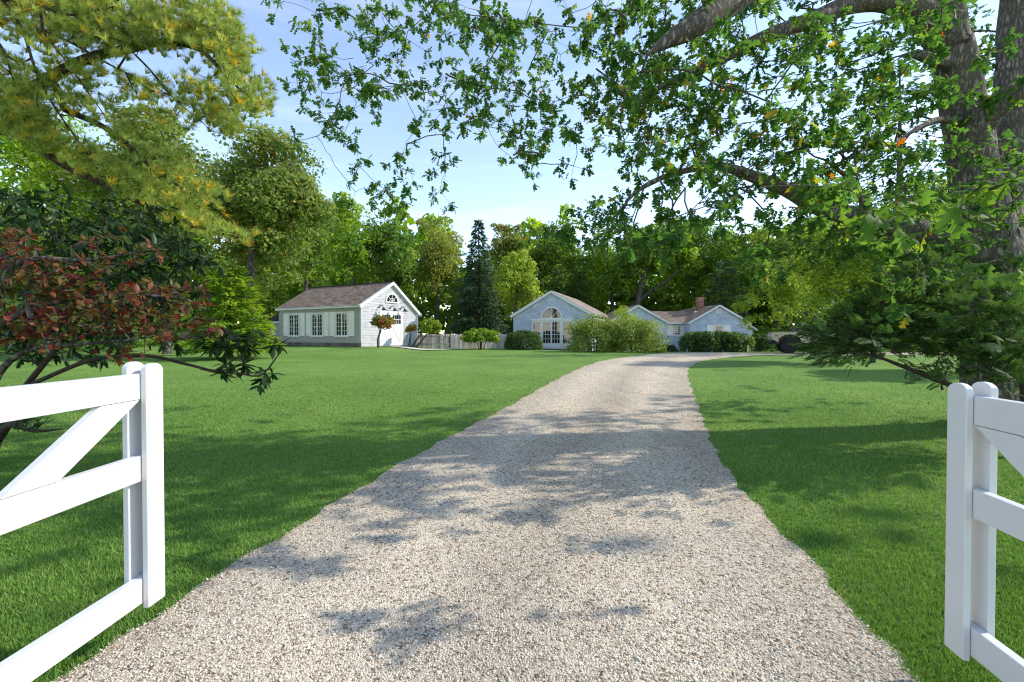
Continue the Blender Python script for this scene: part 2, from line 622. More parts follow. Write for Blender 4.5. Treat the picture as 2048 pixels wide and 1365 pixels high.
# woodland floor behind the houses
fx = np.arange(-120, 121, 4.0)
fy = np.concatenate([[47], np.arange(50, 130, 4.0)])
FX, FY = np.meshgrid(fx, fy)
FV = np.stack([FX, FY, T(FX, FY) + 0.03], -1).reshape(-1, 3)
ii = np.arange(len(fx) * len(fy)).reshape(len(fy), len(fx))
FF = np.stack([ii[:-1, :-1], ii[:-1, 1:], ii[1:, 1:], ii[1:, :-1]], -1).reshape(-1, 4)
ff = link('woodland_floor', np_mesh('woodland_floor', FV, FF, mat_plain('leaf_litter', (0.10, 0.075, 0.04), (0.05, 0.05, 0.02), 1.5, 0.95), smooth=True))
ff['kind'] = 'structure'

# driveway: traced edges put back on the ground
Lpx = [(120, 1365), (300, 1236), (421, 1163), (526, 1097), (655, 1018), (796, 932), (905, 873), (1010, 818), (1098, 768), (1158, 739)]
Rpx = [(1821, 1365), (1760, 1299), (1692, 1200), (1624, 1125), (1538, 1043), (1467, 961), (1428, 900), (1400, 825), (1386, 787), (1375, 754)]
Lturn = [(1158, 739), (1201, 722.6), (1265, 713.5), (1333, 706.2)]
Rturn = [(1375, 754), (1377, 738), (1394, 726), (1427, 719)]
Lfar = [(1333, 706.2), (1420, 705.6), (1495, 706.2), (1570, 706.6)]
Rfar = [(1427, 719), (1476, 713.5), (1520, 711.5), (1568, 710.3)]
Lw = [ground_at(*p)[:2] for p in Lpx]
Rw = [ground_at(*p)[:2] for p in Rpx]
Lw = [np.array((Lw[0][0] - 0.35, -9.0)), np.array((Lw[0][0] - 0.15, 0.0))] + Lw
Rw = [np.array((Rw[0][0] + 0.35, -9.0)), np.array((Rw[0][0] + 0.10, 0.0))] + Rw
Lt = [ground_at(*p)[:2] for p in Lturn]
Rt = [ground_at(*p)[:2] for p in Rturn]
Lf = [ground_at(*p)[:2] for p in Lfar]
Rf = [ground_at(*p)[:2] for p in Rfar]
Lf += [np.array((26.0, Lf[-1][1] + 0.6)), np.array((60.0, Lf[-1][1] + 3.0))]
Rf += [np.array((26.0, Rf[-1][1] - 0.4)), np.array((60.0, Rf[-1][1] - 0.5))]


def resample(pts, n):
    pts = np.array(pts, float)
    d = np.concatenate([[0], np.cumsum(np.linalg.norm(np.diff(pts, axis=0), axis=1))])
    t = np.linspace(0, d[-1], n)
    return np.stack([np.interp(t, d, pts[:, k]) for k in range(pts.shape[1])], -1)


# near part: pair both edges by distance down the drive
yy = np.concatenate([np.arange(-9, 14, 0.2)])
Lw, Rw = np.array(Lw), np.array(Rw)
yL, yR = Lw[-1][1], Rw[-1][1]
nn = 150
Ls, Rs = resample(Lw, nn), resample(Rw, nn)
rl, rr = resample(Lt, 40), resample(Rt, 40)
fl, fr = resample(Lf, 90), resample(Rf, 90)
LE = np.concatenate([Ls[:-1], rl[:-1], fl])
RE = np.concatenate([Rs[:-1], rr[:-1], fr])


def smooth_line(a, it=3):
    a = a.copy()
    for _ in range(it):
        a[1:-1] = 0.25 * a[:-2] + 0.5 * a[1:-1] + 0.25 * a[2:]
    return a


LE, RE = smooth_line(LE, 6), smooth_line(RE, 6)
k = np.arange(len(LE))
wob = lambda f, ph: 0.025 * np.sin(k * 0.9 * f + ph) + 0.02 * np.sin(k * 2.3 * f + 2 * ph)
LE = LE + np.stack([wob(1, 0.3), 0 * k], -1)
RE = RE + np.stack([wob(1.1, 1.9), 0 * k], -1)
NA = 26
uu = np.linspace(0, 1, NA)
DV = LE[:, None, :] * (1 - uu)[None, :, None] + RE[:, None, :] * uu[None, :, None]
dz = T(DV[..., 0], DV[..., 1]) + 0.012
DV = np.concatenate([DV, dz[..., None]], -1)
ii = np.arange(len(LE) * NA).reshape(len(LE), NA)
DF = np.stack([ii[:-1, :-1], ii[:-1, 1:], ii[1:, 1:], ii[1:, :-1]], -1).reshape(-1, 4)
drive = link('gravel_driveway', np_mesh('gravel_driveway', DV.reshape(-1, 3), DF, mat_gravel(), smooth=True))
drive['kind'] = 'structure'
at_ = drive.data.attributes.new('across', 'FLOAT', 'POINT')
at_.data.foreach_set('value', np.tile(uu, len(LE)).astype(np.float32))
nearL = LE[:nn - 1]
nearR = RE[:nn - 1]


def in_drive(x, y, pad=0.0):
    xl = np.interp(y, nearL[:, 1], nearL[:, 0])
    xr = np.interp(y, nearR[:, 1], nearR[:, 0])
    return (x > xl - pad) & (x < xr + pad)


def ground_vec(px, py):
    """ground positions for many pixels (near field)"""
    dx = (px - CX) / F
    dzv = -(py - CY) / F
    ry = CA + SA * dzv
    rz = -SA + CA * dzv
    Y = np.full_like(px, 4.0)
    for _ in range(30):
        z = T(dx / ry * Y, Y)
        Y = 0.5 * Y + 0.5 * np.clip((z - EYE) / (rz / ry), 0.3, 40)
    return dx / ry * Y, Y


# grass blades along the foreground
NB = 360000
bpx = rng.uniform(-350, 2400, NB)
bpy_ = 748 + (1480 - 748) * rng.uniform(0, 1, NB) ** 1.15
bx, by = ground_vec(bpx, bpy_)
bx += rng.normal(0, 0.03, NB)
by += rng.normal(0, 0.03, NB)
keep = ~in_drive(bx, by, -0.02) & (rng.random(NB) < 1 - ss(6.5, 15, by)) & (by < 16)
bx, by = bx[keep], by[keep]
nb = len(bx)
wid = 0.0025 * (1 + 0.22 * by) * rng.uniform(0.7, 1.3, nb)
hei = (0.021 + 0.013 * rng.random(nb)) * (1 + 0.015 * by)
edge = in_drive(bx, by, 0.10)
hei = np.where(edge, hei * rng.uniform(0.6, 1.25, nb), hei)
ang = rng.uniform(0, 2 * np.pi, nb)
lean = rng.uniform(0.1, 1.0, nb) * hei
la = rng.uniform(0, 2 * np.pi, nb)
bz = T(bx, by)
sx, sy = np.cos(ang) * wid, np.sin(ang) * wid
V0 = np.stack([bx - sx, by - sy, bz], -1)
V1 = np.stack([bx + sx, by + sy, bz], -1)
V2 = np.stack([bx + np.cos(la) * lean, by + np.sin(la) * lean, bz + hei], -1)
GVb = np.stack([V0, V1, V2], 1).reshape(-1, 3)
GFb = np.arange(3 * nb).reshape(-1, 3)
patch = 0.5 + 0.22 * np.sin(bx * 1.7 + np.sin(by * 1.1) * 2) * np.sin(by * 0.9 + 0.7 * np.sin(bx * 0.8))
tb = np.clip(patch * 0.6 + 0.2 + rng.normal(0, 0.16, nb), 0, 1)
tb = np.where(rng.random(nb) < 0.015, 1.0, np.minimum(tb, 0.93))
M['grass'] = mat_leaf('grass_blade', [(0.0, (0.072, 0.162, 0.026)), (0.4, (0.126, 0.252, 0.043)), (0.8, (0.198, 0.324, 0.066)), (0.94, (0.240, 0.336, 0.090)), (0.96, (0.360, 0.324, 0.144))], 0.35, 0.6, 0.25, 1.3)
g = link('grass', np_mesh('grass', GVb, GFb, M['grass'], tb))
tag(g, 'short mown green grass blades of the lawn beside the driveway', 'grass', kind='stuff')

# loose stones on the foreground of the drive
NPB = 52000
ppx = rng.uniform(-60, 2100, NPB)
ppy = 860 + (1470 - 860) * rng.uniform(0, 1, NPB) ** 0.9
sxp, syp = ground_vec(ppx, ppy)
keep = in_drive(sxp, syp, 0.015)
sxp, syp = sxp[keep], syp[keep]
npb = len(sxp)
base = np.array([(1, 0, 0), (0, 1, 0), (-1, 0, 0), (0, -1, 0), (0, 0, 1), (0, 0, -1)], float)
octf = np.array([(0, 1, 4), (1, 2, 4), (2, 3, 4), (3, 0, 4), (1, 0, 5), (2, 1, 5), (3, 2, 5), (0, 3, 5)])
sz = 0.0042 * np.exp(rng.normal(0, 0.32, npb)) * (1 + 0.05 * syp)
a = rng.uniform(0, 6.28, npb)
tlt = rng.normal(0, 0.5, npb)
b3 = base[None] * np.stack([sz * rng.uniform(0.8, 1.5, npb), sz * rng.uniform(0.7, 1.2, npb), sz * rng.uniform(0.45, 0.9, npb)], -1)[:, None, :]
ct, st = np.cos(tlt)[:, None], np.sin(tlt)[:, None]
x1 = b3[..., 0] * ct + b3[..., 2] * st
z1 = -b3[..., 0] * st + b3[..., 2] * ct
ca, sa = np.cos(a)[:, None], np.sin(a)[:, None]
xx = x1 * ca - b3[..., 1] * sa
yy2 = x1 * sa + b3[..., 1] * ca
PV = np.stack([xx + sxp[:, None], yy2 + syp[:, None], z1 + (T(sxp, syp) + 0.012 + sz * 0.25)[:, None]], -1).reshape(-1, 3)
PF = (octf[None] + (np.arange(npb) * 6)[:, None, None]).reshape(-1, 3)
pt = np.clip(rng.beta(2.8, 1.5, npb), 0, 1)
M['pebble'] = mat_tint('gravel_stone', [(0, (0.088, 0.066, 0.048)), (0.25, (0.290, 0.236, 0.176)), (0.55, (0.493, 0.438, 0.349)), (0.85, (0.599, 0.547, 0.452)), (1, (0.685, 0.647, 0.552))], 0.9, 0.2)
g = link('gravel', np_mesh('gravel', PV, PF, M['pebble'], np.repeat(pt, 8), smooth=True))
tag(g, 'loose pale gravel stones on the driveway in the foreground', 'gravel', kind='stuff')


# ------------------------------------------------------------------ gates
def bevel_board(mb, f, s0, s1, z0, z1, n0, n1):
    mb.fbox(f, s0, s1, z0, z1, n0, n1)


def farm_gate(Xs, Ys, dirv, side, zt, label):
    """Xs,Ys far (latch) end on the ground; dirv horizontal unit vector from the latch end towards the hinge;
    side=+1 when the drive lies on the +x side"""
    d = np.array((dirv[0], dirv[1], 0.0))
    n = np.array((-d[1], d[0], 0.0))
    if n[0] * side < 0:
        n = -n                                   # n points at the drive
    t = thing('farm_gate', label, 'gate', (Xs, Ys, float(T(Xs, Ys))), 0, 'white driveway gates')
    zb = zt - float(T(Xs, Ys))                   # top height above base
    f = lambda s, nn, z: d * s + n * nn + np.array((0, 0, z))
    top, bot = zb, zb - 1.19
    for k, (n0, n1, dz, sh) in enumerate(((0.024, 0.052, 0.0, 0.0), (-0.052, -0.024, 0.008, 0.02))):
        loop = []
        w0, w1 = sh, 0.105 + sh
        for q in range(9):
            an = math.pi - q * math.pi / 8
            loop.append(((w0 + w1) / 2 + (w1 - w0) / 2 * math.cos(an), top + dz - 0.035 + 0.035 * math.sin(an)))
        loop += [(w1, bot), (w0, bot)]
        mb = MB().prism(loop, lambda u, w, a: f(u, a, w), n0, n1)
        st = mb.build('stile_board', M['vinyl'], t, bevel=0.004)
        if k == 0:
            for (su, zz) in ((0.03, top - 0.16), (0.075, top - 0.16), (0.05, bot + 0.16)):
                cap = MB().lathe([(0.006, 0.0), (0.006, 0.002), (0.003, 0.004)], lambda x, y, h: f(su + x, n1 + h, zz + y), 10)
                cap.build('screw_cap', M['vinyl'], st)
    ln = 2.15
    rails = []
    for zc in (top - 0.112, top - 0.51, top - 1.105):
        MB().fbox(f, 0.045, ln, zc - 0.062, zc + 0.062, -0.022, 0.022).build('rail', M['vinyl'], t, bevel=0.005)
        rails.append(zc)
    # diagonal brace from the latch stile down towards the hinge
    z0, z1 = rails[0] - 0.064, rails[1] + 0.064
    loop = [(0.10, z0), (0.305, z0), (0.305 + (z0 - z1) / 0.69, z1), (0.10 + (z0 - z1) / 0.69, z1)]
    MB().prism(loop, lambda u, w, a: f(u, a, w), -0.019, 0.019).build('brace', M['vinyl'], t, bevel=0.004)
    # hinge stile at the near end
    for n0, n1 in ((0.024, 0.052), (-0.052, -0.024)):
        MB().fbox(f, ln - 0.10, ln + 0.02, bot, top, n0, n1).build('stile_board', M['vinyl'], t, bevel=0.004)
    return t


gl = P(306, 725, 2.30)
farm_gate(gl[0], gl[1], unit(np.array((-0.02, -1.0))), +1, gl[2], 'white braced board gate on the left, in front of the red shrub')
gr = P(1921, 764, 2.03)
farm_gate(gr[0], gr[1], unit(np.array((-0.16, -1.0))), -1, gr[2], 'white braced board gate on the right, in front of the dark yew')


# ------------------------------------------------------------------ buildings
class Face:
    def __init__(s, O, U, Nn, W=(0, 0, 1)):
        s.O, s.U, s.N, s.W = [np.array(a, float) for a in (O, U, Nn, W)]

    def __call__(s, a, n, z):
        return s.O + s.U * a + s.N * n + s.W * z


def courses(f, ext, z0, z1, ch, wmin, wmax, proud=0.026, holes=()):
    mb = MB()
    z = z0
    while z < z1 - 1e-4:
        zt = min(z + ch, z1)
        a0, a1 = ext(z)
        b0, b1 = ext(zt - 1e-4)
        if a1 <= a0:
            break
        s = a0 - random.random() * wmin
        while s < a1:
            w = random.uniform(wmin, wmax)
            l0, l1 = max(s, a0), min(s + w - 0.006, a1)
            t0, t1 = min(max(s, b0), b1), max(min(s + w - 0.006, b1), b0)
            s += w
            if l1 - l0 < 0.004:
                continue
            if t1 < t0:
                t0 = t1 = (t0 + t1) / 2
            c = (l0 + l1) / 2
            if any(h[0] < l0 and l1 < h[1] and h[2] < z and zt < h[3] for h in holes):
                continue
            pr = proud * random.uniform(0.85, 1.15)
            vs = [f(l0, pr, z), f(l1, pr, z), f(t1, 0.006, zt), f(t0, 0.006, zt), f(l0, 0.0, z), f(l1, 0.0, z)]
            tn = min(1, max(0, random.gauss(0.5, 0.2)))
            mb.add(vs, [(0, 1, 2, 3), (4, 5, 1, 0)], tn)
        z = zt
    return mb


def half_ring(mb, f, s, z, r0, r1, n0, n1, k=20):
    loop = [(s + r1 * math.cos(math.pi * i / k), z + r1 * math.sin(math.pi * i / k)) for i in range(k + 1)]
    loop += [(s + r0 * math.cos(math.pi * (k - i) / k), z + r0 * math.sin(math.pi * (k - i) / k)) for i in range(k + 1)]
    return mb.prism(loop, lambda u, w, a: f(u, a, w), n0, n1)


def half_disc(mb, f, s, z, r, n0, n1, k=20):
    loop = [(s + r * math.cos(math.pi * i / k), z + r * math.sin(math.pi * i / k)) for i in range(k + 1)]
    return mb.prism(loop, lambda u, w, a: f(u, a, w), n0, n1)


def fan_window(par, f, s, z, r, spokes, inner=None, white='white'):
    mb = MB()
    half_ring(mb, f, s, z, r - 0.10, r, 0.03, 0.075)
    mb.fbox(f, s - r - 0.03, s + r + 0.03, z - 0.09, z - 0.002, 0.03, 0.09)
    w = mb.build('fan_window', M[white], par)
    half_disc(MB(), f, s, z, r - 0.105, 0.03, 0.04).build('pane', M['glass'], w)
    mb = MB()
    for a in spokes:
        ca_, sa_ = math.cos(a), math.sin(a)
        r0 = 0.02
        mb.bar(f(s + r0 * ca_, 0.05, z + r0 * sa_), f(s + (r - 0.11) * ca_, 0.05, z + (r - 0.11) * sa_), 0.03, 0.028, f.N)
    if inner:
        half_ring(mb, f, s, z, inner - 0.014, inner + 0.014, 0.042, 0.062)
    half_disc(mb, f, s, z, 0.07, 0.042, 0.066, 8)
    mb.build('glazing_bar', M[white], w)
    return w


def casement(par, f, s0, s1, z0, z1, leaves, cols, rows, fr=0.07, sill=0.1, name='window', low=0.0, white='white'):
    """leaves side by side; low = height of a solid lower panel in each leaf"""
    mb = MB()
    mb.fbox(f, s0, s0 + fr, z0, z1, 0.028, 0.07)
    mb.fbox(f, s1 - fr, s1, z0, z1, 0.028, 0.07)
    mb.fbox(f, s0 + fr, s1 - fr, z1 - fr, z1, 0.028, 0.068)
    if sill:
        mb.fbox(f, s0 - 0.05, s1 + 0.05, z0 - sill, z0 - 0.001, 0.028, 0.10)
    w = mb.build(name, M[white], par)
    lw = (s1 - s0 - 2 * fr) / leaves
    for i in range(leaves):
        a, b = s0 + fr + i * lw, s0 + fr + (i + 1) * lw
        st = 0.065
        sb = MB()
        sb.fbox(f, a + 0.003, a + st, z0, z1 - fr - 0.002, 0.03, 0.062)
        sb.fbox(f, b - st, b - 0.003, z0, z1 - fr - 0.002, 0.03, 0.062)
        sb.fbox(f, a + st, b - st, z0, z0 + st + low, 0.03, 0.06)
        sb.fbox(f, a + st, b - st, z1 - fr - st, z1 - fr - 0.002, 0.03, 0.06)
        g0, g1, h0, h1 = a + st, b - st, z0 + st + low, z1 - fr - st
        for c in range(1, cols):
            x = g0 + (g1 - g0) * c / cols
            sb.fbox(f, x - 0.013, x + 0.013, h0, h1, 0.044, 0.058)
        for r_ in range(1, rows):
            y = h0 + (h1 - h0) * r_ / rows
            sb.fbox(f, g0, g1, y - 0.013, y + 0.013, 0.045, 0.057)
        sb.build('sash', M[white], w)
        MB().fbox(f, g0, g1, h0, h1, 0.03, 0.04).build('pane', M['glass'], w)
    return w


def shutter(par, f, s0, s1, z0, z1, white='shutter'):
    mb = MB()
    t = 0.06
    mb.fbox(f, s0, s0 + t, z0, z1, 0.028, 0.066)
    mb.fbox(f, s1 - t, s1, z0, z1, 0.028, 0.066)
    zm = (z0 + z1) / 2
    for a, b in ((z0, z0 + 0.1), (zm - 0.05, zm + 0.05), (z1 - 0.08, z1)):
        mb.fbox(f, s0 + t, s1 - t, a, b, 0.028, 0.064)
    for a, b in ((z0 + 0.1, zm - 0.05), (zm + 0.05, z1 - 0.08)):
        mb.fbox(f, s0 + t, s1 - t, a, b, 0.028, 0.048)
    return mb.build('shutter', M[white], par)


def roof_plane(par, O, U, up, length, rise, roofmat, thick=0.09, ch=0.2, trim='white'):
    """O: eave corner; U along the eave; up: unit vector up the slope"""
    U, up = unit(U), unit(up)
    nrm = unit(np.cross(U, up))
    if nrm[2] < 0:
        nrm = -nrm
    f = Face(O, U, nrm, up)
    slab = MB().fbox(f, 0, length, 0, rise, -thick, 0.0).build('roof', M[trim], par)
    courses(f, lambda z: (-0.02, length + 0.02), -0.02, rise, ch, 0.28, 0.34, 0.022).build('shingles', M[roofmat], slab, kind='stuff')
    return f


def gooseneck(par, f, s, z):
    mb = MB()
    pts = [f(s, 0.03, z), f(s, 0.12, z + 0.10), f(s, 0.26, z + 0.13), f(s, 0.40, z + 0.06), f(s, 0.46, z - 0.06)]
    mb.tube(pts, 0.032, 6)
    mb.lathe([(0.06, 0), (0.06, 0.03)], lambda x, y, h: f(s + x, 0.028 + h, z + y), 10)
    w = mb.build('wall_lamp', M['black'], par)
    MB().lathe([(0.06, 0.0), (0.08, -0.05), (0.12, -0.10), (0.19, -0.19), (0.195, -0.21)],
               lambda x, y, h: f(s + x, 0.46 + y - h * 0.35, z - 0.04 + h), 14).build('lamp_shade', M['black'], w)


# ---- barn
bc = P(722, 695, 32.0)
BZ = float(T(bc[0], 32.0))
barn = thing('barn', 'grey barn with brown roof, three shuttered windows and a pale gable with double doors', 'barn', (bc[0], 32.0, BZ), -R(29.6))
BL, BW, BE, BR, BRY, BB = 9.3, 5.9, 3.0, 4.83, 3.0, 2.62
front = Face((-BL, 0, 0), (1, 0, 0), (0, -1, 0))
gable = Face((0, 0, 0), (0, 1, 0), (1, 0, 0))


def barn_ext(z):
    a = 0.0 if z < BE else (z - BE) / (BR - BE) * BRY
    b = BW if z < BB else BW - (z - BB) / (BR - BB) * (BW - BRY)
    return a, b


mb = MB()
prof = [(0, 0.0), (BW, 0.0), (BW, BB), (BRY, BR), (0, BE)]
mb.prism(prof, lambda y, z, x: (x, y, z), -BL, 0.0)
wall = mb.build('wall', M['siding'], barn)
courses(front, lambda z: (0.0, BL), 0.36, BE, 0.165, 40, 41, 0.03).build('clapboard', M['siding'], wall, kind='stuff')
courses(gable, barn_ext, 0.06, BR, 0.19, 0.22, 0.5, 0.026).build('gable_shingle', M['shingle'], wall, kind='stuff')
fm = MB()
for i in range(24):
    for j in range(2):
        s0 = i * BL / 24
        fm.fbox(front, s0, s0 + BL / 24 - 0.012, -0.12 + j * 0.2, 0.07 + j * 0.2, -0.05, 0.012, random.random())
fm.build('foundation', M['stone'], barn, kind='stuff')
mb = MB().fbox(front, BL - 0.14, BL + 0.034, 0.34, BE - 0.02, 0.0, 0.036)
mb.fbox(gable, 0.0, 0.14, 0.06, BE - 0.02, 0.0, 0.034)
mb.build('corner_board', M['shingle'], barn)
MB().fbox(gable, BW - 0.14, BW + 0.03, 0.06, BB - 0.02, 0.0, 0.036).build('corner_board', M['white'], barn)
MB().fbox(front, 0.0, 0.1, 0.34, BE - 0.02, 0.0, 0.036).build('corner_board', M['siding'], barn)
up = unit((0, BRY, BR - BE))
oh = 0.26
roof_plane(barn, np.array((-BL - 0.2, 0, BE + 0.05)) - up * oh, (1, 0, 0), up, BL + 0.42, np.hypot(BRY, BR - BE) + oh + 0.02, 'roof_dark')
up2 = unit((0, -(BW - BRY), BR - BB))
roof_plane(barn, np.array((0.22, BW, BB + 0.05)) - up2 * oh, (-1, 0, 0), up2, BL + 0.42, np.hypot(BW - BRY, BR - BB) + oh + 0.02, 'roof_dark')
MB().bar((-BL - 0.2, BRY, BR + 0.075), (0.22, BRY, BR + 0.075), 0.28, 0.05).build('ridge_cap', M['roof_black'], barn)
for (p, q) in (((0.12, -0.24, BE - 0.17), (0.12, BRY - 0.01, BR - 0.06)), ((0.12, BW + 0.24, BB - 0.20), (0.12, BRY + 0.012, BR - 0.061))):
    MB().bar(p, q, 0.22, 0.20, (1, 0, 0) if False else (0, 0, 1)).build('rake_board', M['white'], barn)
MB().box(-BL - 0.18, 0.0, -0.24, -0.20, BE - 0.20, BE - 0.04).build('eave_board', M['white'], barn)
MB().box(-BL - 0.18, 0.0, -0.198, -0.034, BE - 0.20, BE - 0.17).build('soffit', M['white'], barn)
for t0 in (0.61, 3.30, 6.05):
    s1 = BL - t0
    s0 = s1 - 2.62
    shutter(barn, front, s0, s0 + 0.60, 0.78, 2.55)
    shutter(barn, front, s1 - 0.60, s1, 0.78, 2.55)
    casement(barn, front, s0 + 0.63, s1 - 0.63, 0.78, 2.53, 2, 2, 5)
# double doors on the gable
d0, d1 = 1.80, 4.04
mb = MB().fbox(gable, d0 - 0.10, d0, 0.05, 2.62, 0.028, 0.075)
mb.fbox(gable, d1, d1 + 0.10, 0.05, 2.62, 0.028, 0.075)
mb.fbox(gable, d0, d1, 2.50, 2.62, 0.028, 0.075)
mb.build('door_frame', M['white'], barn)
dm = (d0 + d1) / 2
for a, b in ((d0 + 0.01, dm - 0.008), (dm + 0.008, d1 - 0.01)):
    mb = MB()
    mb.fbox(gable, a, a + 0.12, 0.05, 2.49, 0.028, 0.066)
    mb.fbox(gable, b - 0.12, b, 0.05, 2.49, 0.028, 0.066)
    for z0, z1 in ((0.05, 0.25), (1.55, 1.70), (2.37, 2.49)):
        mb.fbox(gable, a + 0.12, b - 0.12, z0, z1, 0.028, 0.065)
    mb.fbox(gable, a + 0.12, b - 0.12, 0.25, 1.55, 0.028, 0.045)
    for c in range(1, 4):
        x = a + 0.12 + (b - a - 0.24) * c / 4
        mb.fbox(gable, x - 0.016, x + 0.016, 1.70, 2.37, 0.045, 0.06)
    mb.fbox(gable, a + 0.12, b - 0.12, 2.02, 2.05, 0.045, 0.061)
    dr = mb.build('barn_door', M['white'], barn)
    MB().fbox(gable, a + 0.12, b - 0.12, 1.70, 2.37, 0.03, 0.042).build('pane', M['glass'], dr)
    MB().bar(gable(a + 0.14, 0.056, 1.50), gable(b - 0.14, 0.056, 0.30), 0.10, 0.02, gable.N).build('brace', M['white'], dr)
fan_window(barn, gable, 3.0, 3.36, 0.66, [math.pi * q for q in (0.25, 0.5, 0.75)], 0.27)
for s_ in (1.70, 2.82, 3.92):
    gooseneck(barn, gable, s_, 2.90)

# ---- small shed beside the barn
sp = P(549, 690, 38.2)
SZ = float(T(sp[0], sp[1])) - 0.1
shed = thing('shed', 'small grey shed with a dark roof showing behind the far end of the barn', 'shed', (sp[0] - 0.35, sp[1], SZ), -R(29.6))
sf = Face((0, 0, 0), (1, 0, 0), (0, -1, 0))
MB().prism([(0, 0), (3.2, 0), (3.2, 2.1), (0, 2.1)], lambda y, z, x: (x, y, z), 0, 1.6).build('wall', M['siding'], shed)
courses(sf, lambda z: (0, 1.6), 0.75, 2.1, 0.16, 30, 31, 0.028).build('clapboard', M['siding'], shed, kind='stuff')
MB().fbox(sf, 0, 1.6, 0.0, 0.74, 0.0, 0.035).build('foundation', M['stone'], shed)
up = unit((0, 1.6, 1.2))
roof_plane(shed, np.array((-0.2, 0, 2.16)) - up * 0.2, (1, 0, 0), up, 2.0, 2.2, 'roof_black')
MB().box(-0.2, 1.8, -0.20, -0.165, 1.94, 2.06).build('eave_board', M['white'], shed)

# ---- cottage with the arched window
cp = P(1103, 698, 36.0)
CZ = float(T(cp[0], 36.0)) - 0.05
cot = thing('cottage', 'blue grey shingled cottage with a half round window above white french doors', 'cottage', (cp[0], 36.0, CZ), -R(20.0))
CH, CE, CR, CD = 3.2, 2.88, 4.68, 11.0
cf = Face((0, 0, 0), (1, 0, 0), (0, -1, 0))
MB().prism([(-CH, 0.0), (CH, 0.0), (CH, CE), (0, CR), (-CH, CE)], lambda x, z, y: (x, y, z), 0.0, CD).build('wall', M['blue_shingle'], cot)
cext = lambda z: (-CH, CH) if z < CE else (-CH * (CR - z) / (CR - CE), CH * (CR - z) / (CR - CE))
courses(cf, cext, 0.12, CR, 0.18, 0.2, 0.45).build('gable_shingle', M['blue_shingle'], cot, kind='stuff')
cs = Face((CH, 0, 0), (0, 1, 0), (1, 0, 0))
courses(cs, lambda z: (0, CD), 0.12, CE, 0.18, 0.3, 0.6).build('side_shingle', M['blue_shingle'], cot, kind='stuff')
for sg in (-1, 1):
    up = unit((-sg * CH, 0, CR - CE))
    O = np.array((sg * CH, -0.2 if sg < 0 else CD + 0.2, CE + 0.06)) - up * 0.28
    roof_plane(cot, O, (0, 1 if sg < 0 else -1, 0), up, CD + 0.4, np.hypot(CH, CR - CE) + 0.29, 'roof_tan')
    MB().bar((sg * (CH + 0.22), -0.12, CE - 0.20), (sg * 0.01, -0.12, CR - 0.055 - 0.002 * sg), 0.14, 0.17).build('rake_board', M['white'], cot)
    MB().fbox(cf, sg * CH - (0.12 if sg > 0 else 0), sg * CH + (0.12 if sg < 0 else 0), 0.1, CE - 0.06, 0, 0.036).build('corner_board', M['blue_shingle'], cot)
fan_window(cot, cf, 0.0, 2.58, 0.88, [math.pi * q for q in (0.25, 0.5, 0.75)])
zt, zb_ = 2.40, 0.30
MB().fbox(cf, -1.72, 1.72, zt, zt + 0.10, 0.028, 0.10).build('door_head', M['white'], cot)
MB().fbox(cf, -1.60, 1.60, 0.16, zb_ - 0.03, 0.028, 0.20).build('door_sill', M['white'], cot)
casement(cot, cf, -1.62, -0.80, zb_, zt - 0.01, 1, 3, 5, 0.07, 0, 'side_light', 0.22)
casement(cot, cf, 0.80, 1.62, zb_, zt - 0.01, 1, 3, 5, 0.07, 0, 'side_light', 0.22)
casement(cot, cf, -0.795, 0.795, zb_, zt - 0.01, 2, 3, 5, 0.05, 0, 'french_door', 0.22)
MB().fbox(cf, -1.8, 1.8, -0.1, 0.155, 0.03, 0.75).build('step', M['stone'], cot)


def chimney(par, x, y, z0, z1, w, d, ch=0.085):
    c = MB()
    n = int((z1 - z0) / ch)
    for i in range(n):
        z = z0 + i * ch
        o = 0.11 * (i % 2)
        for (ax, L, fx, nn) in ((0, w, y - d / 2, -1), (0, w, y + d / 2, 1), (1, d, x - w / 2, -1), (1, d, x + w / 2, 1)):
            s = -L / 2 - o
            while s < L / 2:
                a, b = max(s, -L / 2), min(s + 0.215, L / 2)
                s += 0.225
                if b - a < 0.02:
                    continue
                t_ = 0.012 + 0.004 * random.random()
                if ax == 0:
                    c.box(x + a, x + b, min(fx, fx + nn * t_), max(fx, fx + nn * t_), z, z + ch - 0.012, random.random())
                else:
                    c.box(min(fx, fx + nn * t_), max(fx, fx + nn * t_), y + a, y + b, z, z + ch - 0.012, random.random())
    core = MB().box(x - w / 2, x + w / 2, y - d / 2, y + d / 2, z0, z1 - 0.01).build('chimney', M['mortar'], par)
    c.build('brickwork', M['brick'], core, kind='stuff')
    MB().box(x - w / 2 - 0.05, x + w / 2 + 0.05, y - d / 2 - 0.05, y + d / 2 + 0.05, z1 - 0.01, z1 + 0.08).build('chimney_cap', M['brick'], core)


chimney(cot, -2.55, 2.6, 2.6, 4.05, 0.6, 0.6)

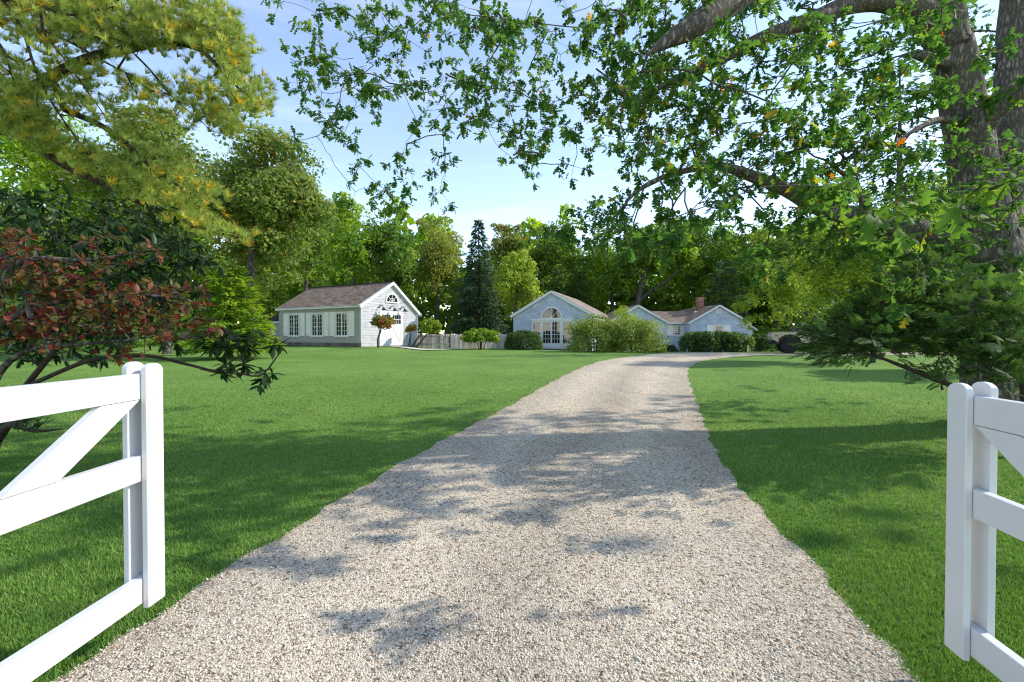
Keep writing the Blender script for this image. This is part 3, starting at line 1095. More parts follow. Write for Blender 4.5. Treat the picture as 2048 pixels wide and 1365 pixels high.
# ---- main house
hp = P(1437, 703, 38.0)
HZ = float(T(hp[0], 38.0)) - 0.05
house = thing('house', 'low blue grey house with two small gables, brown roof and brick chimney behind the hedge', 'house', (hp[0], 38.0, HZ))
lx = P(1275, 703, 38.0)[0] - hp[0]
HE = P(1437, 644, 38.0)[2] - HZ
HR = P(1437, 611, 38.0)[2] - HZ
GH = 2.42
for x0, dep in ((0.0, 9.0), (lx, 9.0)):
    wl_ = MB().prism([(x0 - GH, 0), (x0 + GH, 0), (x0 + GH, HE), (x0, HR), (x0 - GH, HE)], lambda x, z, y: (x, y, z), 0.0, dep).build('wall', M['blue_shingle'], house)
    hf = Face((x0, 0, 0), (1, 0, 0), (0, -1, 0))
    courses(hf, lambda z: (-GH, GH) if z < HE else (-GH * (HR - z) / (HR - HE), GH * (HR - z) / (HR - HE)), 0.1, HR, 0.2, 0.2, 0.5).build('gable_shingle', M['blue_shingle'], wl_, kind='stuff')
    sd = Face((x0 + GH, 0, 0), (0, 1, 0), (1, 0, 0))
    courses(sd, lambda z: (0, dep), 0.1, HE, 0.2, 0.3, 0.6).build('side_shingle', M['blue_shingle'], wl_, kind='stuff')
    for sg in (-1, 1):
        up = unit((-sg * GH, 0, HR - HE))
        O = np.array((x0 + sg * GH, -0.22 if sg < 0 else dep, HE + 0.06)) - up * 0.24
        roof_plane(house, O, (0, 1 if sg < 0 else -1, 0), up, dep + 0.22, np.hypot(GH, HR - HE) + 0.25, 'roof_dark')
        MB().bar((x0 + sg * (GH + 0.19), -0.14, HE - 0.13), (x0 + sg * 0.01, -0.14, HR - 0.035 - 0.002 * sg), 0.14, 0.16).build('rake_board', M['white'], house)
        MB().fbox(hf, sg * GH - (0.1 if sg > 0 else 0), sg * GH + (0.1 if sg < 0 else 0), 0.1, HE - 0.05, 0, 0.034).build('corner_board', M['blue_shingle'], house)
# wing between the gables
wx0, wx1 = lx + GH, -GH
wy = 1.3
MB().box(wx0 + 0.01, wx1 - 0.01, wy, 7.0, 0.0, HE - 0.02).build('wing_wall', M['blue_shingle'], house)
wf = Face((wx0, wy, 0), (1, 0, 0), (0, -1, 0))
WL = wx1 - wx0
courses(wf, lambda z: (0.0, WL), 0.1, HE, 0.2, 0.3, 0.6).build('wing_shingle', M['blue_shingle'], house, kind='stuff')
wr = P(1350, 625, 42.0)[2] - HZ
up = unit((0, 42.0 - 38.0 - wy, wr - HE))
f_ = roof_plane(house, np.array((wx0 - 1.6, wy, HE + 0.10)) - up * 0.35, (1, 0, 0), up, WL + 3.2, np.hypot(42 - 38 - wy, wr - HE) + 0.35, 'roof_dark')
MB().box(wx0 + 0.02, wx1 - 0.02, wy - 0.36, wy - 0.31, HE - 0.16, HE - 0.02).build('gutter', M['white'], house)
MB().tube([(wx0 + 0.42, wy - 0.08, HE - 0.2), (wx0 + 0.42, wy - 0.08, 0.1)], 0.035, 6).build('downpipe', M['blue_shingle'], house)
wa = P(1350, 660, 39.3)
ps = (wa[2] - HZ)
px2s = lambda px, Y: P(px, 680, Y)[0] - hp[0]
s0w, s1w = px2s(1347, 39.3) - wx0, px2s(1361, 39.3) - wx0
zt_, zb2 = P(1350, 650, 39.3)[2] - HZ, P(1350, 671, 39.3)[2] - HZ
casement(house, wf, s0w - 0.05, s1w + 0.05, zb2, zt_, 1, 2, 4, 0.08, 0.08)
shutter(house, wf, s0w - 0.58, s0w - 0.06, zb2 - 0.02, zt_ + 0.02)
shutter(house, wf, s1w + 0.06, s1w + 0.58, zb2 - 0.02, zt_ + 0.02)
hf = Face((0, 0, 0), (1, 0, 0), (0, -1, 0))
casement(house, hf, -0.42, 0.42, zb2, zt_ - 0.02, 1, 2, 4, 0.08, 0.08)
shutter(house, hf, -1.0, -0.45, zb2, zt_ - 0.05)
shutter(house, hf, 0.45, 1.0, zb2, zt_ - 0.05)
vz = P(1436, 623.5, 38.0)[2] - HZ
mb = MB().fbox(hf, -0.24, 0.24, vz - 0.22, vz - 0.18, 0.028, 0.06).fbox(hf, -0.24, 0.24, vz + 0.18, vz + 0.22, 0.028, 0.06)
mb.fbox(hf, -0.24, -0.2, vz - 0.18, vz + 0.18, 0.028, 0.06).fbox(hf, 0.2, 0.24, vz - 0.18, vz + 0.18, 0.028, 0.06)
for q in range(6):
    mb.fbox(hf, -0.2, 0.2, vz - 0.17 + q * 0.06, vz - 0.13 + q * 0.06, 0.028, 0.05)
mb.build('gable_vent', M['white'], house)
lf = Face((lx, 0, 0), (1, 0, 0), (0, -1, 0))
casement(house, lf, 0.3, 1.2, zb2, zt_ - 0.02, 1, 2, 4, 0.08, 0.08)
chimney(house, px2s(1399, 41.0), 3.0, 2.6, P(1399, 597, 41.0)[2] - HZ, 0.44, 0.6)
vp = px2s(1393, 40.2)
MB().tube([(vp, 2.1, 2.8), (vp, 2.1, 3.45), (vp - 0.25, 2.05, 3.42)], 0.05, 8).build('vent_pipe', M['white'], house)
# low porch roof on the right flank
pr0 = GH + 0.01
up = unit((-1.2, 0, 0.75))
roof_plane(house, np.array((GH + 1.15, 6.0, HE - 0.60)), (0, -1, 0), up, 5.4, 1.35, 'roof_dark', 0.1)
MB().box(GH + 0.12, GH + 0.95, 1.0, 5.8, 0.0, HE - 0.62).build('porch_wall', M['white'], house)
MB().box(GH + 1.10, GH + 1.16, 0.6, 6.0, HE - 0.75, HE - 0.62).build('gutter', M['white'], house)


# ------------------------------------------------------------------ fences
def fence(name, label, cat, a, b, h, pw, gap, mat, thick=0.022, rails=True, brace=False, pointed=False, group=None):
    a, b = np.array(a, float), np.array(b, float)
    L = np.linalg.norm(b[:2] - a[:2])
    d = unit(b[:2] - a[:2])
    t = thing(name, label, cat, (a[0], a[1], float(T(a[0], a[1]))), math.atan2(d[1], d[0]), group)
    base = float(T(a[0], a[1]))
    n = int(L / (pw + gap))
    variants = []
    for v in range(4):
        hh = h * (1 + 0.012 * (v - 1.5))
        top = [(0, 0), (pw, 0), (pw, hh - (0.05 if pointed else 0.0)), (pw / 2, hh), (0, hh - (0.05 if pointed else 0.0))]
        variants.append(MB().prism(top, lambda u, w, q: (u, q, w), 0, thick, v / 3.0).mesh('board', mat))
    nm = 'picket' if pointed else 'board'
    for i in range(n):
        s = i * (pw + gap)
        o = link(nm, variants[random.randrange(4)], t)
        w = a[:2] + d * s
        o.location = (s, random.uniform(-0.004, 0.004), float(T(w[0], w[1])) - base + 0.03)
        o.rotation_euler = (0, random.uniform(-0.008, 0.008), 0)
    if rails:
        for z in (0.25 * h, 0.80 * h):
            MB().box(0, n * (pw + gap), thick + 0.006, thick + 0.045, z, z + 0.09, 0.4).build('rail', mat, t)
        for i in range(int(L / 2.2) + 1):
            s = min(i * 2.2, n * (pw + gap) - 0.1)
            MB().box(s, s + 0.1, thick + 0.047, thick + 0.147, -0.1, h + 0.02, 0.3).build('post', mat, t)
    if brace:
        MB().bar((n * (pw + gap) * 0.55, thick + 0.025, 0.3 * h), (n * (pw + gap) - 0.1, thick + 0.025, 0.85 * h), 0.09, 0.03, (0, 1, 0), 0.4).build('brace', mat, t)
    return t


A = P(834, 697, 35.0)
B = P(901, 698, 33.6)
C = P(1016, 698, 35.2)
fence('picket_fence', 'pale weathered picket fence panel joining the right end of the barn', 'fence', A, B, 1.08, 0.058, 0.05, M['fence_pale'], brace=True, pointed=True)
fence('board_fence', 'pale grey close board fence between the picket panel and the blue cottage', 'fence', B + np.array((0.02, 0, 0)), C, 1.08, 0.17, 0.006, M['fence_pale'])
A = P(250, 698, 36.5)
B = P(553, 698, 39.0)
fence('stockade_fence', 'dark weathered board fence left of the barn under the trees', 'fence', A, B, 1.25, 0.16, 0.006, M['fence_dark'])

# pale path from the barn doors
pa = [P(762, 697, 33.0)[:2], P(800, 697, 34.6)[:2], P(905, 698, 31.6)[:2], P(860, 699, 30.6)[:2]]
PVv = []
for u in np.linspace(0, 1, 14):
    for w in np.linspace(0, 1, 6):
        q = (1 - u) * ((1 - w) * pa[0] + w * pa[1]) + u * ((1 - w) * pa[3] + w * pa[2])
        PVv.append((q[0], q[1], float(T(q[0], q[1])) + 0.05))
ii = np.arange(14 * 6).reshape(14, 6)
PFf = np.stack([ii[:-1, :-1], ii[:-1, 1:], ii[1:, 1:], ii[1:, :-1]], -1).reshape(-1, 4)
pth = link('path', np_mesh('path', PVv, PFf, M['paving']))
pth['kind'] = 'structure'

# garden marker posts by the drive
for (px, py0, py1, Y, w, lab) in ((1495.5, 690, 706, 28.3, 0.09, 'short white post between the yew hedge and the round bush'),
                                  (1374, 697, 703, 28.6, 0.05, 'tiny pale marker stake at the left foot of the yew hedge')):
    q = P(px, py1, Y)
    z0 = float(T(q[0], q[1]))
    hgt = P(px, py0, Y)[2] - z0
    t = thing('marker_post', lab, 'post', (q[0], q[1], z0))
    MB().box(-w / 2, w / 2, -w / 2, w / 2, -0.05, hgt * 0.9).build('post', M['white'], t, bevel=0.005)
    MB().prism([(-w * 0.7, hgt * 0.9), (w * 0.7, hgt * 0.9), (0, hgt)], lambda x, z, y: (x, y, z), -w * 0.7, w * 0.7).build('cap', M['white'], t)


# ------------------------------------------------------------------ off-road vehicle
def truck():
    q = P(1580, 709, 25.6)
    z0 = float(T(q[0], q[1])) + 0.012
    t = thing('open_vehicle', 'open tan off-road vehicle with big black tyres, half hidden behind the dark yew', 'vehicle', (q[0], q[1], z0), -R(22))
    # local x: front at negative x; wheel centre at x=0
    wr_ = 0.42
    def arch(cx, r, n=8):
        return [(cx + r * math.cos(math.pi - math.pi * i / n), 0.62 + (r * 0.80) * math.sin(math.pi - math.pi * i / n)) for i in range(n + 1)]
    lowz = 0.66
    side = [(-0.86, 0.78), (-0.90, 1.00), (-0.88, 1.20), (1.02, 1.22), (1.10, 1.20), (1.30, 1.02), (1.62, 1.02), (1.72, 1.20), (3.15, 1.22), (3.2, 0.75), (3.05, 0.66)]
    back = arch(2.45, 0.56)[::-1]
    frontA = arch(0.0, 0.58)[::-1]
    loop = side + back + [(1.4, 0.60), (1.0, 0.60)] + frontA + [(-0.70, 0.72)]
    MB().prism(loop, lambda x, z, y: (x, y, z), 0.10, 0.16).build('side_panel', M['tan_paint'], t)
    MB().prism(loop, lambda x, z, y: (x, y, z), 1.70, 1.76).build('side_panel', M['tan_paint'], t)
    MB().box(-0.84, 1.0, 0.162, 1.698, 1.14, 1.20).build('bonnet', M['tan_paint'], t, bevel=0.03)
    MB().prism([(-0.3, 1.202), (0.34, 1.202), (0.30, 1.27), (-0.2, 1.25)], lambda x, z, y: (x, y, z), 0.45, 1.4).build('bonnet_reflection', M['canvas'], t)  # olive solid stands in for the dark green reflection over the flat bonnet
    MB().box(-0.88, -0.80, 0.162, 1.698, 0.76, 1.135).build('grille', M['tan_paint'], t)
    MB().box(-0.78, 3.1, 0.5, 1.36, 0.50, 0.95).build('chassis', M['black'], t)
    MB().box(1.0, 3.1, 0.162, 1.698, 0.62, 0.72).build('floor', M['tan_paint'], t)
    MB().box(3.1, 3.16, 0.162, 1.698, 0.7, 1.2).build('tailgate', M['tan_paint'], t)
    MB().box(-1.02, -0.86, 0.12, 1.74, 0.60, 0.76).build('bumper', M['black'], t, bevel=0.02)
    for y in (0.42, 1.44):
        MB().lathe([(0.10, 0), (0.10, -0.03), (0.05, -0.05)], lambda x, yy, h: (-0.88 + h, y + x, 1.0 + yy), 14).build('headlight', M['lens_clear'], t)
    for zz, xx in ((1.0, -0.72), (0.87, -0.60)):
        MB().box(xx, xx + 0.13, 0.075, 0.10, zz - 0.03, zz + 0.035).build('marker_light', M['lens_red'], t)
    # windscreen leaning back
    f = lambda s, n, z: np.array((0.36 + z * 0.55 + n, 0.25 + s, 1.22 + z * 0.83))
    mb = MB()
    mb.fbox(f, 0, 0.09, 0, 0.62, 0, 0.05).fbox(f, 1.27, 1.36, 0, 0.62, 0, 0.05)
    mb.fbox(f, 0.09, 1.27, 0, 0.08, 0, 0.05).fbox(f, 0.09, 1.27, 0.54, 0.62, 0, 0.05)
    w = mb.build('windscreen_frame', M['tan_paint'], t)
    MB().fbox(f, 0.09, 1.27, 0.08, 0.54, 0.02, 0.03).build('pane', M['glass'], w)
    for y in (0.35, 1.05):
        mb = MB().box(1.45, 1.95, y, y + 0.5, 0.72, 0.92)
        mb.hexa([(1.9, y, 0.9), (2.02, y, 0.9), (2.02, y + .5, 0.9), (1.9, y + .5, 0.9), (2.02, y, 1.5), (2.12, y, 1.5), (2.12, y + .5, 1.5), (2.02, y + .5, 1.5)])
        mb.build('seat', M['canvas'], t, bevel=0.03)
    for x in (0.0, 2.45):
        for y, sg in ((0.06, 1), (1.52, 1)):
            wt = MB().lathe([(wr_ - 0.16, 0.0), (wr_ - 0.03, 0.0), (wr_, 0.05), (wr_, 0.23), (wr_ - 0.03, 0.28), (wr_ - 0.16, 0.28)],
                            lambda a, b_, h: (x + a, y + h, wr_ + b_), 32)
            for k_ in range(32):
                an = 2 * math.pi * k_ / 32
                c0 = np.array((x + wr_ * math.cos(an), y + 0.14, wr_ + wr_ * math.sin(an)))
                wt.bar(c0 + np.array((0, -0.10, 0)), c0 + np.array((0, 0.10, 0)), 0.03, 0.028, (math.cos(an), 0, math.sin(an)))
            ty = wt.build('wheel', M['tyre'], t)
            MB().lathe([(wr_ - 0.165, 0.03), (wr_ - 0.19, 0.03), (0.10, 0.09), (0.06, 0.04), (0.02, 0.03)], lambda a, b_, h: (x + a, y - 0.005 + h, wr_ + b_), 20).build('rim', M['rim'], ty)


truck()


# ================================================================== vegetation
class Skel:
    """branch skeleton: nodes with parents, grown towards targets"""

    def __init__(s, cap=60000):
        s.p = np.zeros((cap, 3))
        s.par = np.full(cap, -1, int)
        s.r = np.zeros(cap)
        s.n = 0

    def add(s, p, par, r=0.0):
        i = s.n
        s.p[i] = p
        s.par[i] = par
        s.r[i] = r
        s.n += 1
        return i

    def near(s, q):
        d = ((s.p[:s.n] - q) ** 2).sum(1)
        i = int(d.argmin())
        return i, math.sqrt(d[i])

    def line(s, pts, radii, par=None, step=0.18, attach=True):
        pts = [np.array(p, float) for p in pts]
        if par is None and attach and s.n:
            par = s.near(pts[0])[0]
        ext = [2 * pts[0] - pts[1]] + pts + [2 * pts[-1] - pts[-2]]
        last = -1 if par is None else par
        for i in range(len(pts) - 1):
            p0, p1, p2, p3 = ext[i:i + 4]
            m = max(1, int(np.linalg.norm(p2 - p1) / step))
            for k_ in range(m):
                t = k_ / m
                q = 0.5 * (2 * p1 + (p2 - p0) * t + (2 * p0 - 5 * p1 + 4 * p2 - p3) * t * t + (3 * p1 - p0 - 3 * p2 + p3) * t ** 3)
                last = s.add(q, last, radii[i] * (1 - t) + radii[i + 1] * t)
        return s.add(pts[-1], last, radii[-1])

    def grow(s, targets, step=0.15, curve=0.12, order=True, sag=0.0):
        tg = np.array(targets, float)
        idx = list(range(len(tg)))
        if order and s.n:
            d = np.array([s.near(q)[1] for q in tg])
            idx = list(np.argsort(d))
        tips = {}
        for i in idx:
            q = tg[i]
            j, d = s.near(q)
            if d < 0.02:
                tips[i] = j
                continue
            m = max(1, int(d / step))
            a = s.p[j].copy()
            off = rng.normal(0, curve * d, 3)
            off[2] -= sag * d
            for k_ in range(1, m + 1):
                t = k_ / m
                j = s.add(a + (q - a) * t + off * 4 * t * (1 - t) * 0.5 + rng.normal(0, 0.008, 3), j)
            tips[i] = j
        return [tips[i] for i in range(len(tg))]

    def finish(s, rmin=0.003, power=2.2, rmax=0.5):
        acc = np.zeros(s.n)
        for i in range(s.n - 1, -1, -1):
            if s.r[i] == 0:
                s.r[i] = min(rmax, max(rmin, acc[i] ** (1 / power)))
                if s.par[i] >= 0:
                    pass
            if s.par[i] >= 0:
                acc[s.par[i]] += min(s.r[i], rmax) ** power
        for i in range(s.n):
            pa = s.par[i]
            if pa >= 0:
                s.r[i] = min(s.r[i], s.r[pa] * 1.02)

    def chains(s):
        kids = [[] for _ in range(s.n)]
        for i in range(s.n):
            if s.par[i] >= 0:
                kids[s.par[i]].append(i)
        out = []
        stack = [i for i in range(s.n) if s.par[i] < 0]
        starts = [(i, None) for i in stack]
        while starts:
            i, pre = starts.pop()
            ch = [pre, i] if pre is not None else [i]
            while kids[i]:
                ks = sorted(kids[i], key=lambda c: -s.r[c])
                for c in ks[1:]:
                    starts.append((c, i))
                i = ks[0]
                ch.append(i)
            if len(ch) > 1:
                out.append(ch)
        return out

    def mesh(s, name, mat, lumpy=0.0, minr=0.0, sides_of=None):
        V, Fq = [], []
        o = 0
        for ch in s.chains():
            pts = s.p[ch]
            rad = s.r[ch].copy()
            if len(ch) > 2 and rad[0] > rad[1] * 1.5:
                rad[0] = rad[1] * 1.25
            rad[-1] *= 0.6
            if rad.max() < minr:
                continue
            mr = rad.max()
            sd = 3 if mr < 0.012 else 5 if mr < 0.04 else 8 if mr < 0.12 else 20
            tan = np.gradient(pts, axis=0)
            tan = unit(tan)
            ref = np.array((0.31, 0.17, 0.93)) if abs(tan[0][2]) < 0.9 else np.array((1.0, 0.1, 0))
            a = unit(np.cross(tan[0], ref))
            As = []
            for k_ in range(len(ch)):
                a = unit(a - tan[k_] * (a @ tan[k_]))
                As.append(a)
            A_ = np.array(As)
            B_ = np.cross(tan, A_)
            th = np.linspace(0, 2 * np.pi, sd, endpoint=False)
            rr = rad[:, None] * np.ones(sd)[None]
            if lumpy and mr > 0.05:
                zz = np.arange(len(ch))[:, None]
                rr = rr * (1 + lumpy * (0.5 * np.sin(3 * th[None] + zz * 0.35 + pts[0, 0]) + 0.35 * np.sin(5 * th[None] - zz * 0.5) + 0.4 * np.sin(zz * 0.8 + th[None])))
            ring = pts[:, None] + rr[..., None] * (np.cos(th)[None, :, None] * A_[:, None] + np.sin(th)[None, :, None] * B_[:, None])
            V.append(ring.reshape(-1, 3))
            ii = np.arange(len(ch) * sd).reshape(len(ch), sd) + o
            nx = np.roll(ii, -1, axis=1)
            Fq.append(np.stack([ii[:-1], nx[:-1], nx[1:], ii[1:]], -1).reshape(-1, 4))
            o += len(ch) * sd
        return np_mesh(name, np.concatenate(V), np.concatenate(Fq), mat, smooth=True)


def frames(axis, hint):
    a = unit(axis)
    s_ = np.cross(a, hint)
    bad = np.linalg.norm(s_, axis=1) < 1e-4
    s_[bad] = np.cross(a[bad], np.array((0.3, 0.9, 0.2)))
    s_ = unit(s_)
    n = np.cross(s_, a)
    return np.stack([s_, a, n], -1)          # columns: side, along, normal


def inst(tV, tF, pos, Rm, scale, tint):
    """copies a template (side, along, normal coordinates) to many places; returns V, F, tint per face"""
    n = len(pos)
    sc = np.asarray(scale, float)
    if sc.ndim == 1:
        sc = np.repeat(sc[:, None], 3, 1)
    loc = tV[None] * sc[:, None, :]
    V = np.einsum('nij,nvj->nvi', Rm, loc) + pos[:, None]
    Fo = (tF[None] + (np.arange(n) * len(tV))[:, None, None]).reshape(-1, tF.shape[1])
    return V.reshape(-1, 3), Fo, np.repeat(tint, len(tF))


def merge(parts):
    V, Fs, ts, o = [], [], [], 0
    for v, f, t in parts:
        V.append(v)
        Fs.append(f + o)
        ts.append(t)
        o += len(v)
    return np.concatenate(V), np.concatenate(Fs), np.concatenate(ts)


# leaf templates: x across, y along, z normal; unit length
DIA_V = np.array([(0, 0, 0), (0.30, 0.45, -0.08), (0, 1, -0.1), (-0.30, 0.45, -0.08)])
DIA_F = np.array([(0, 1, 2), (0, 2, 3)])


def outline_leaf(half, curl, fold):
    """half: list of (y, halfwidth); strips either side of the midrib"""
    V, Fc = [], []
    for y, w in half:
        z = -curl * y * y
        V += [(0, y, z), (w, y, z - fold * w), (-w, y, z - fold * w)]
    for i in range(len(half) - 1):
        a, b = 3 * i, 3 * i + 3
        Fc += [(a, a + 1, b + 1), (a, b + 1, b), (a, b + 2, a + 2), (a, b, b + 2)]
    return np.array(V, float), np.array(Fc)


OVATE = outline_leaf([(0, 0.01), (0.2, 0.22), (0.48, 0.29), (0.78, 0.17), (1, 0.005)], 0.18, 0.35)
LANCE = outline_leaf([(0, 0.008), (0.22, 0.10), (0.55, 0.145), (0.85, 0.08), (1, 0.004)], 0.32, 0.3)


def oak_leaf(curl, fold):
    """lobed leaf: sinuses and lobes alternate along each margin"""
    mid = [0.0, 0.30, 0.60, 1.0]
    V = [(0, y, -curl * y * y) for y in mid]
    Fc = []
    for sg in (1, -1):
        e = []
        for x, y in ((0.03, 0.07), (0.21, 0.24), (0.065, 0.35), (0.36, 0.58), (0.08, 0.62), (0.25, 0.86)):
            V.append((sg * x, y, -curl * y * y - fold * x))
            e.append(len(V) - 1)
        tri = [(0, e[0], 1), (e[0], e[1], e[2]), (e[0], e[2], 1), (1, e[2], 2), (e[2], e[3], e[4]), (e[2], e[4], 2), (2, e[4], 3), (e[4], e[5], 3)]
        Fc += [t if sg > 0 else (t[0], t[2], t[1]) for t in tri]
    return np.array(V, float), np.array(Fc)


OAKS = [oak_leaf(0.10, 0.15), oak_leaf(0.30, 0.35), oak_leaf(-0.08, 0.25)]

M['oak_leaf'] = mat_leaf('oak_leaf', [(0.0, (0.022, 0.058, 0.014)), (0.45, (0.040, 0.100, 0.020)), (0.8, (0.075, 0.150, 0.025)), (0.9, (0.17, 0.20, 0.03)), (0.95, (0.30, 0.22, 0.03)), (1.0, (0.22, 0.075, 0.02))], 0.5, 0.62, 0.12, 2.4)
M['red_leaf'] = mat_leaf('red_leaf', [(0.0, (0.055, 0.065, 0.014)), (0.25, (0.11, 0.085, 0.02)), (0.42, (0.18, 0.065, 0.02)), (0.65, (0.13, 0.025, 0.016)), (0.85, (0.09, 0.012, 0.016)), (1, (0.22, 0.045, 0.03))], 0.38, 0.5, 0.3, 1.6)
M['rhodo'] = mat_leaf('rhododendron_leaf', [(0, (0.013, 0.034, 0.010)), (0.6, (0.026, 0.062, 0.015)), (1, (0.06, 0.10, 0.022))], 0.2, 0.42, 0.22, 1.5)
M['yew'] = mat_leaf('yew_needle', [(0, (0.026, 0.064, 0.020)), (0.5, (0.055, 0.120, 0.030)), (0.85, (0.095, 0.18, 0.042)), (1, (0.13, 0.22, 0.05))], 0.4, 0.6, 0.15, 1.6)
M['pine'] = mat_leaf('pine_needle', [(0, (0.09, 0.155, 0.04)), (0.35, (0.19, 0.265, 0.06)), (0.62, (0.29, 0.34, 0.09)), (0.8, (0.40, 0.37, 0.07)), (1, (0.46, 0.34, 0.045))], 0.5, 0.6, 0.15, 2.0)


def blobs(centers, radii, n_per, size, flat=1.0, up=0.35, tint_c=None, spread=0.14, jitter=0.9, tv=DIA_V, tf=DIA_F, droop=0.0):
    """leaf clumps: leaves near the surface of each clump, facing outwards and up"""
    C = np.asarray(centers, float)
    k_ = len(C)
    rr = np.asarray(radii, float)
    if rr.ndim == 1:
        rr = np.stack([rr, rr, rr * flat], -1)
    idx = np.repeat(np.arange(k_), n_per)
    n = len(idx)
    d = unit(rng.normal(0, 1, (n, 3)))
    d[:, 2] = np.abs(d[:, 2]) * np.where(rng.random(n) < 0.72, 1, -1)
    rad = rng.uniform(0.45, 1.05, n) ** 0.6
    pos = C[idx] + d * rr[idx] * rad[:, None]
    nor = unit(d * 0.9 + np.array((0, 0, up)) + rng.normal(0, jitter * 0.6, (n, 3)))
    ax = rng.normal(0, 1, (n, 3)) + d * 0.5
    ax[:, 2] -= droop
    ax = ax - nor * (ax * nor).sum(1, keepdims=True)
    Rm = frames(unit(ax), nor)
    sc = size * rng.uniform(0.65, 1.3, n)
    if tint_c is None:
        tint_c = rng.normal(0.5, spread, k_)
    t = np.clip(tint_c[idx] + rng.normal(0, spread * 0.8, n), 0, 1)
    return inst(tv, tf, pos - Rm[:, :, 1] * sc[:, None] * 0.5, Rm, sc, t)


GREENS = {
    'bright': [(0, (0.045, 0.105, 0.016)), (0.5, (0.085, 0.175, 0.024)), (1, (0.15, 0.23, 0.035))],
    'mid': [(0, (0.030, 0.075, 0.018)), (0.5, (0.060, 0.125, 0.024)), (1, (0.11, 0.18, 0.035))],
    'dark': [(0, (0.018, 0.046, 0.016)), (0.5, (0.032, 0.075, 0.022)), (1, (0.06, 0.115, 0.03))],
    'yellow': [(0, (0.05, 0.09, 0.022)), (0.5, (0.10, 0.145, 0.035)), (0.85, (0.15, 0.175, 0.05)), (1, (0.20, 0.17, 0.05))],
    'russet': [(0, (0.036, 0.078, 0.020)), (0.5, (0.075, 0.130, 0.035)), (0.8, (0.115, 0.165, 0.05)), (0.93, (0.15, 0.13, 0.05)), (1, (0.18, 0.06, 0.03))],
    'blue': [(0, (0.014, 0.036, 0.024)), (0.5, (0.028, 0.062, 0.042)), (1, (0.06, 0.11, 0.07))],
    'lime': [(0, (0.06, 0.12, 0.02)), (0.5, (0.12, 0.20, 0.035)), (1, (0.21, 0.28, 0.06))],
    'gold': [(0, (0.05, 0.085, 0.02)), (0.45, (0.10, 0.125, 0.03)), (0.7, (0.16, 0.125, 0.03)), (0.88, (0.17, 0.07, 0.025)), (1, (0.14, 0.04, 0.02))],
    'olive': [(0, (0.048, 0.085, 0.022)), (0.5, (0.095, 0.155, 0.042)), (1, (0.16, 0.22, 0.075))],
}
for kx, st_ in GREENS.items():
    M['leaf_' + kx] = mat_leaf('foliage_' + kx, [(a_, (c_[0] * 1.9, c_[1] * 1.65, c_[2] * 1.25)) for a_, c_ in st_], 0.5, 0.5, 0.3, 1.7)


def crown_clumps(center, rad, lobes, per_lobe, rnd, bottom=-0.6):
    """clump centres grouped in lobes that bulge out of an ellipsoid"""
    C = []
    Rr = []
    rad = np.asarray(rad, float)
    for i in range(lobes):
        d = unit(rnd.normal(0, 1, 3))
        if d[2] < bottom:
            d[2] = -d[2]
        lc = center + d * rad * rnd.uniform(0.35, 0.68)
        lr = rad * rnd.uniform(0.34, 0.5)
        for j in range(per_lobe):
            e = unit(rnd.normal(0, 1, 3))
            if rnd.random() < 0.6:
                e[2] = abs(e[2])
            C.append(lc + e * lr * rnd.uniform(0.55, 1.0))
            Rr.append(float(lr.mean()) * rnd.uniform(0.36, 0.56))
    return np.array(C), np.array(Rr)


def broadleaf(name, label, px, ptop, Y, hw, pal, base_py=None, group=None, lobes=11, per=12, nleaf=80, leaf=0.30, low=0.08, cat='tree', bark='bark_grey', trunk_r=None, depth=1.0, trunk_px=None, tw=0.0):
    """px: crown centre, ptop: crown top, hw: half width, all in photo pixels at depth Y"""
    top = P(px, ptop, Y)
    x = P(px if trunk_px is None else trunk_px, 690, Y)[0]
    z0 = float(T(x, Y))
    H = top[2] - z0
    rx = hw * Y / F
    zc = z0 + H * (0.5 + low / 2)
    rz = H * (0.5 - low / 2)
    c = np.array((top[0], Y, zc))
    rnd = np.random.default_rng(abs(hash((px, ptop, int(Y * 10)))) % (2 ** 31))
    rad = np.array((rx, rx * depth, rz))
    C, Rr = crown_clumps(c, rad, lobes, per, rnd)
    # make sure the outline reaches the top
    C = np.concatenate([C, c + np.array([(rnd.normal(0, 0.25) * rx, rnd.normal(0, 0.2) * rx, rz * rnd.uniform(0.78, 0.95)) for _ in range(5)])])
    Rr = np.concatenate([Rr, np.full(5, rx * 0.16)])
    t = thing(name, label, cat, (x, Y, z0), 0, group)
    o = np.array((x, Y, z0))
    V, Fc, tt = blobs(C - o, Rr, nleaf, leaf, 0.8, tint_c=rnd.normal(0.5, 0.17, len(C)))
    link('crown', np_mesh('crown', V, Fc, M['leaf_' + pal], tt), t)
    sk = Skel(6000)
    r0 = trunk_r or H * 0.018
    sk.line([(0, 0, -0.2), (0.1 * rx * rnd.normal(), 0, H * 0.3), (c[0] - x, 0, H * 0.62), (c[0] - x, 0, H * 0.8)], [r0, r0 * 0.8, r0 * 0.45, r0 * 0.2], step=0.5)
    sub = C[rnd.permutation(len(C))[:min(len(C), 40)]] - o
    sk.grow(sub, 0.6, 0.08)
    sk.finish(0.02, 2.0, r0 * 0.5)
    link('trunk', sk.mesh('trunk', M[bark], 0.05), t)
    return t


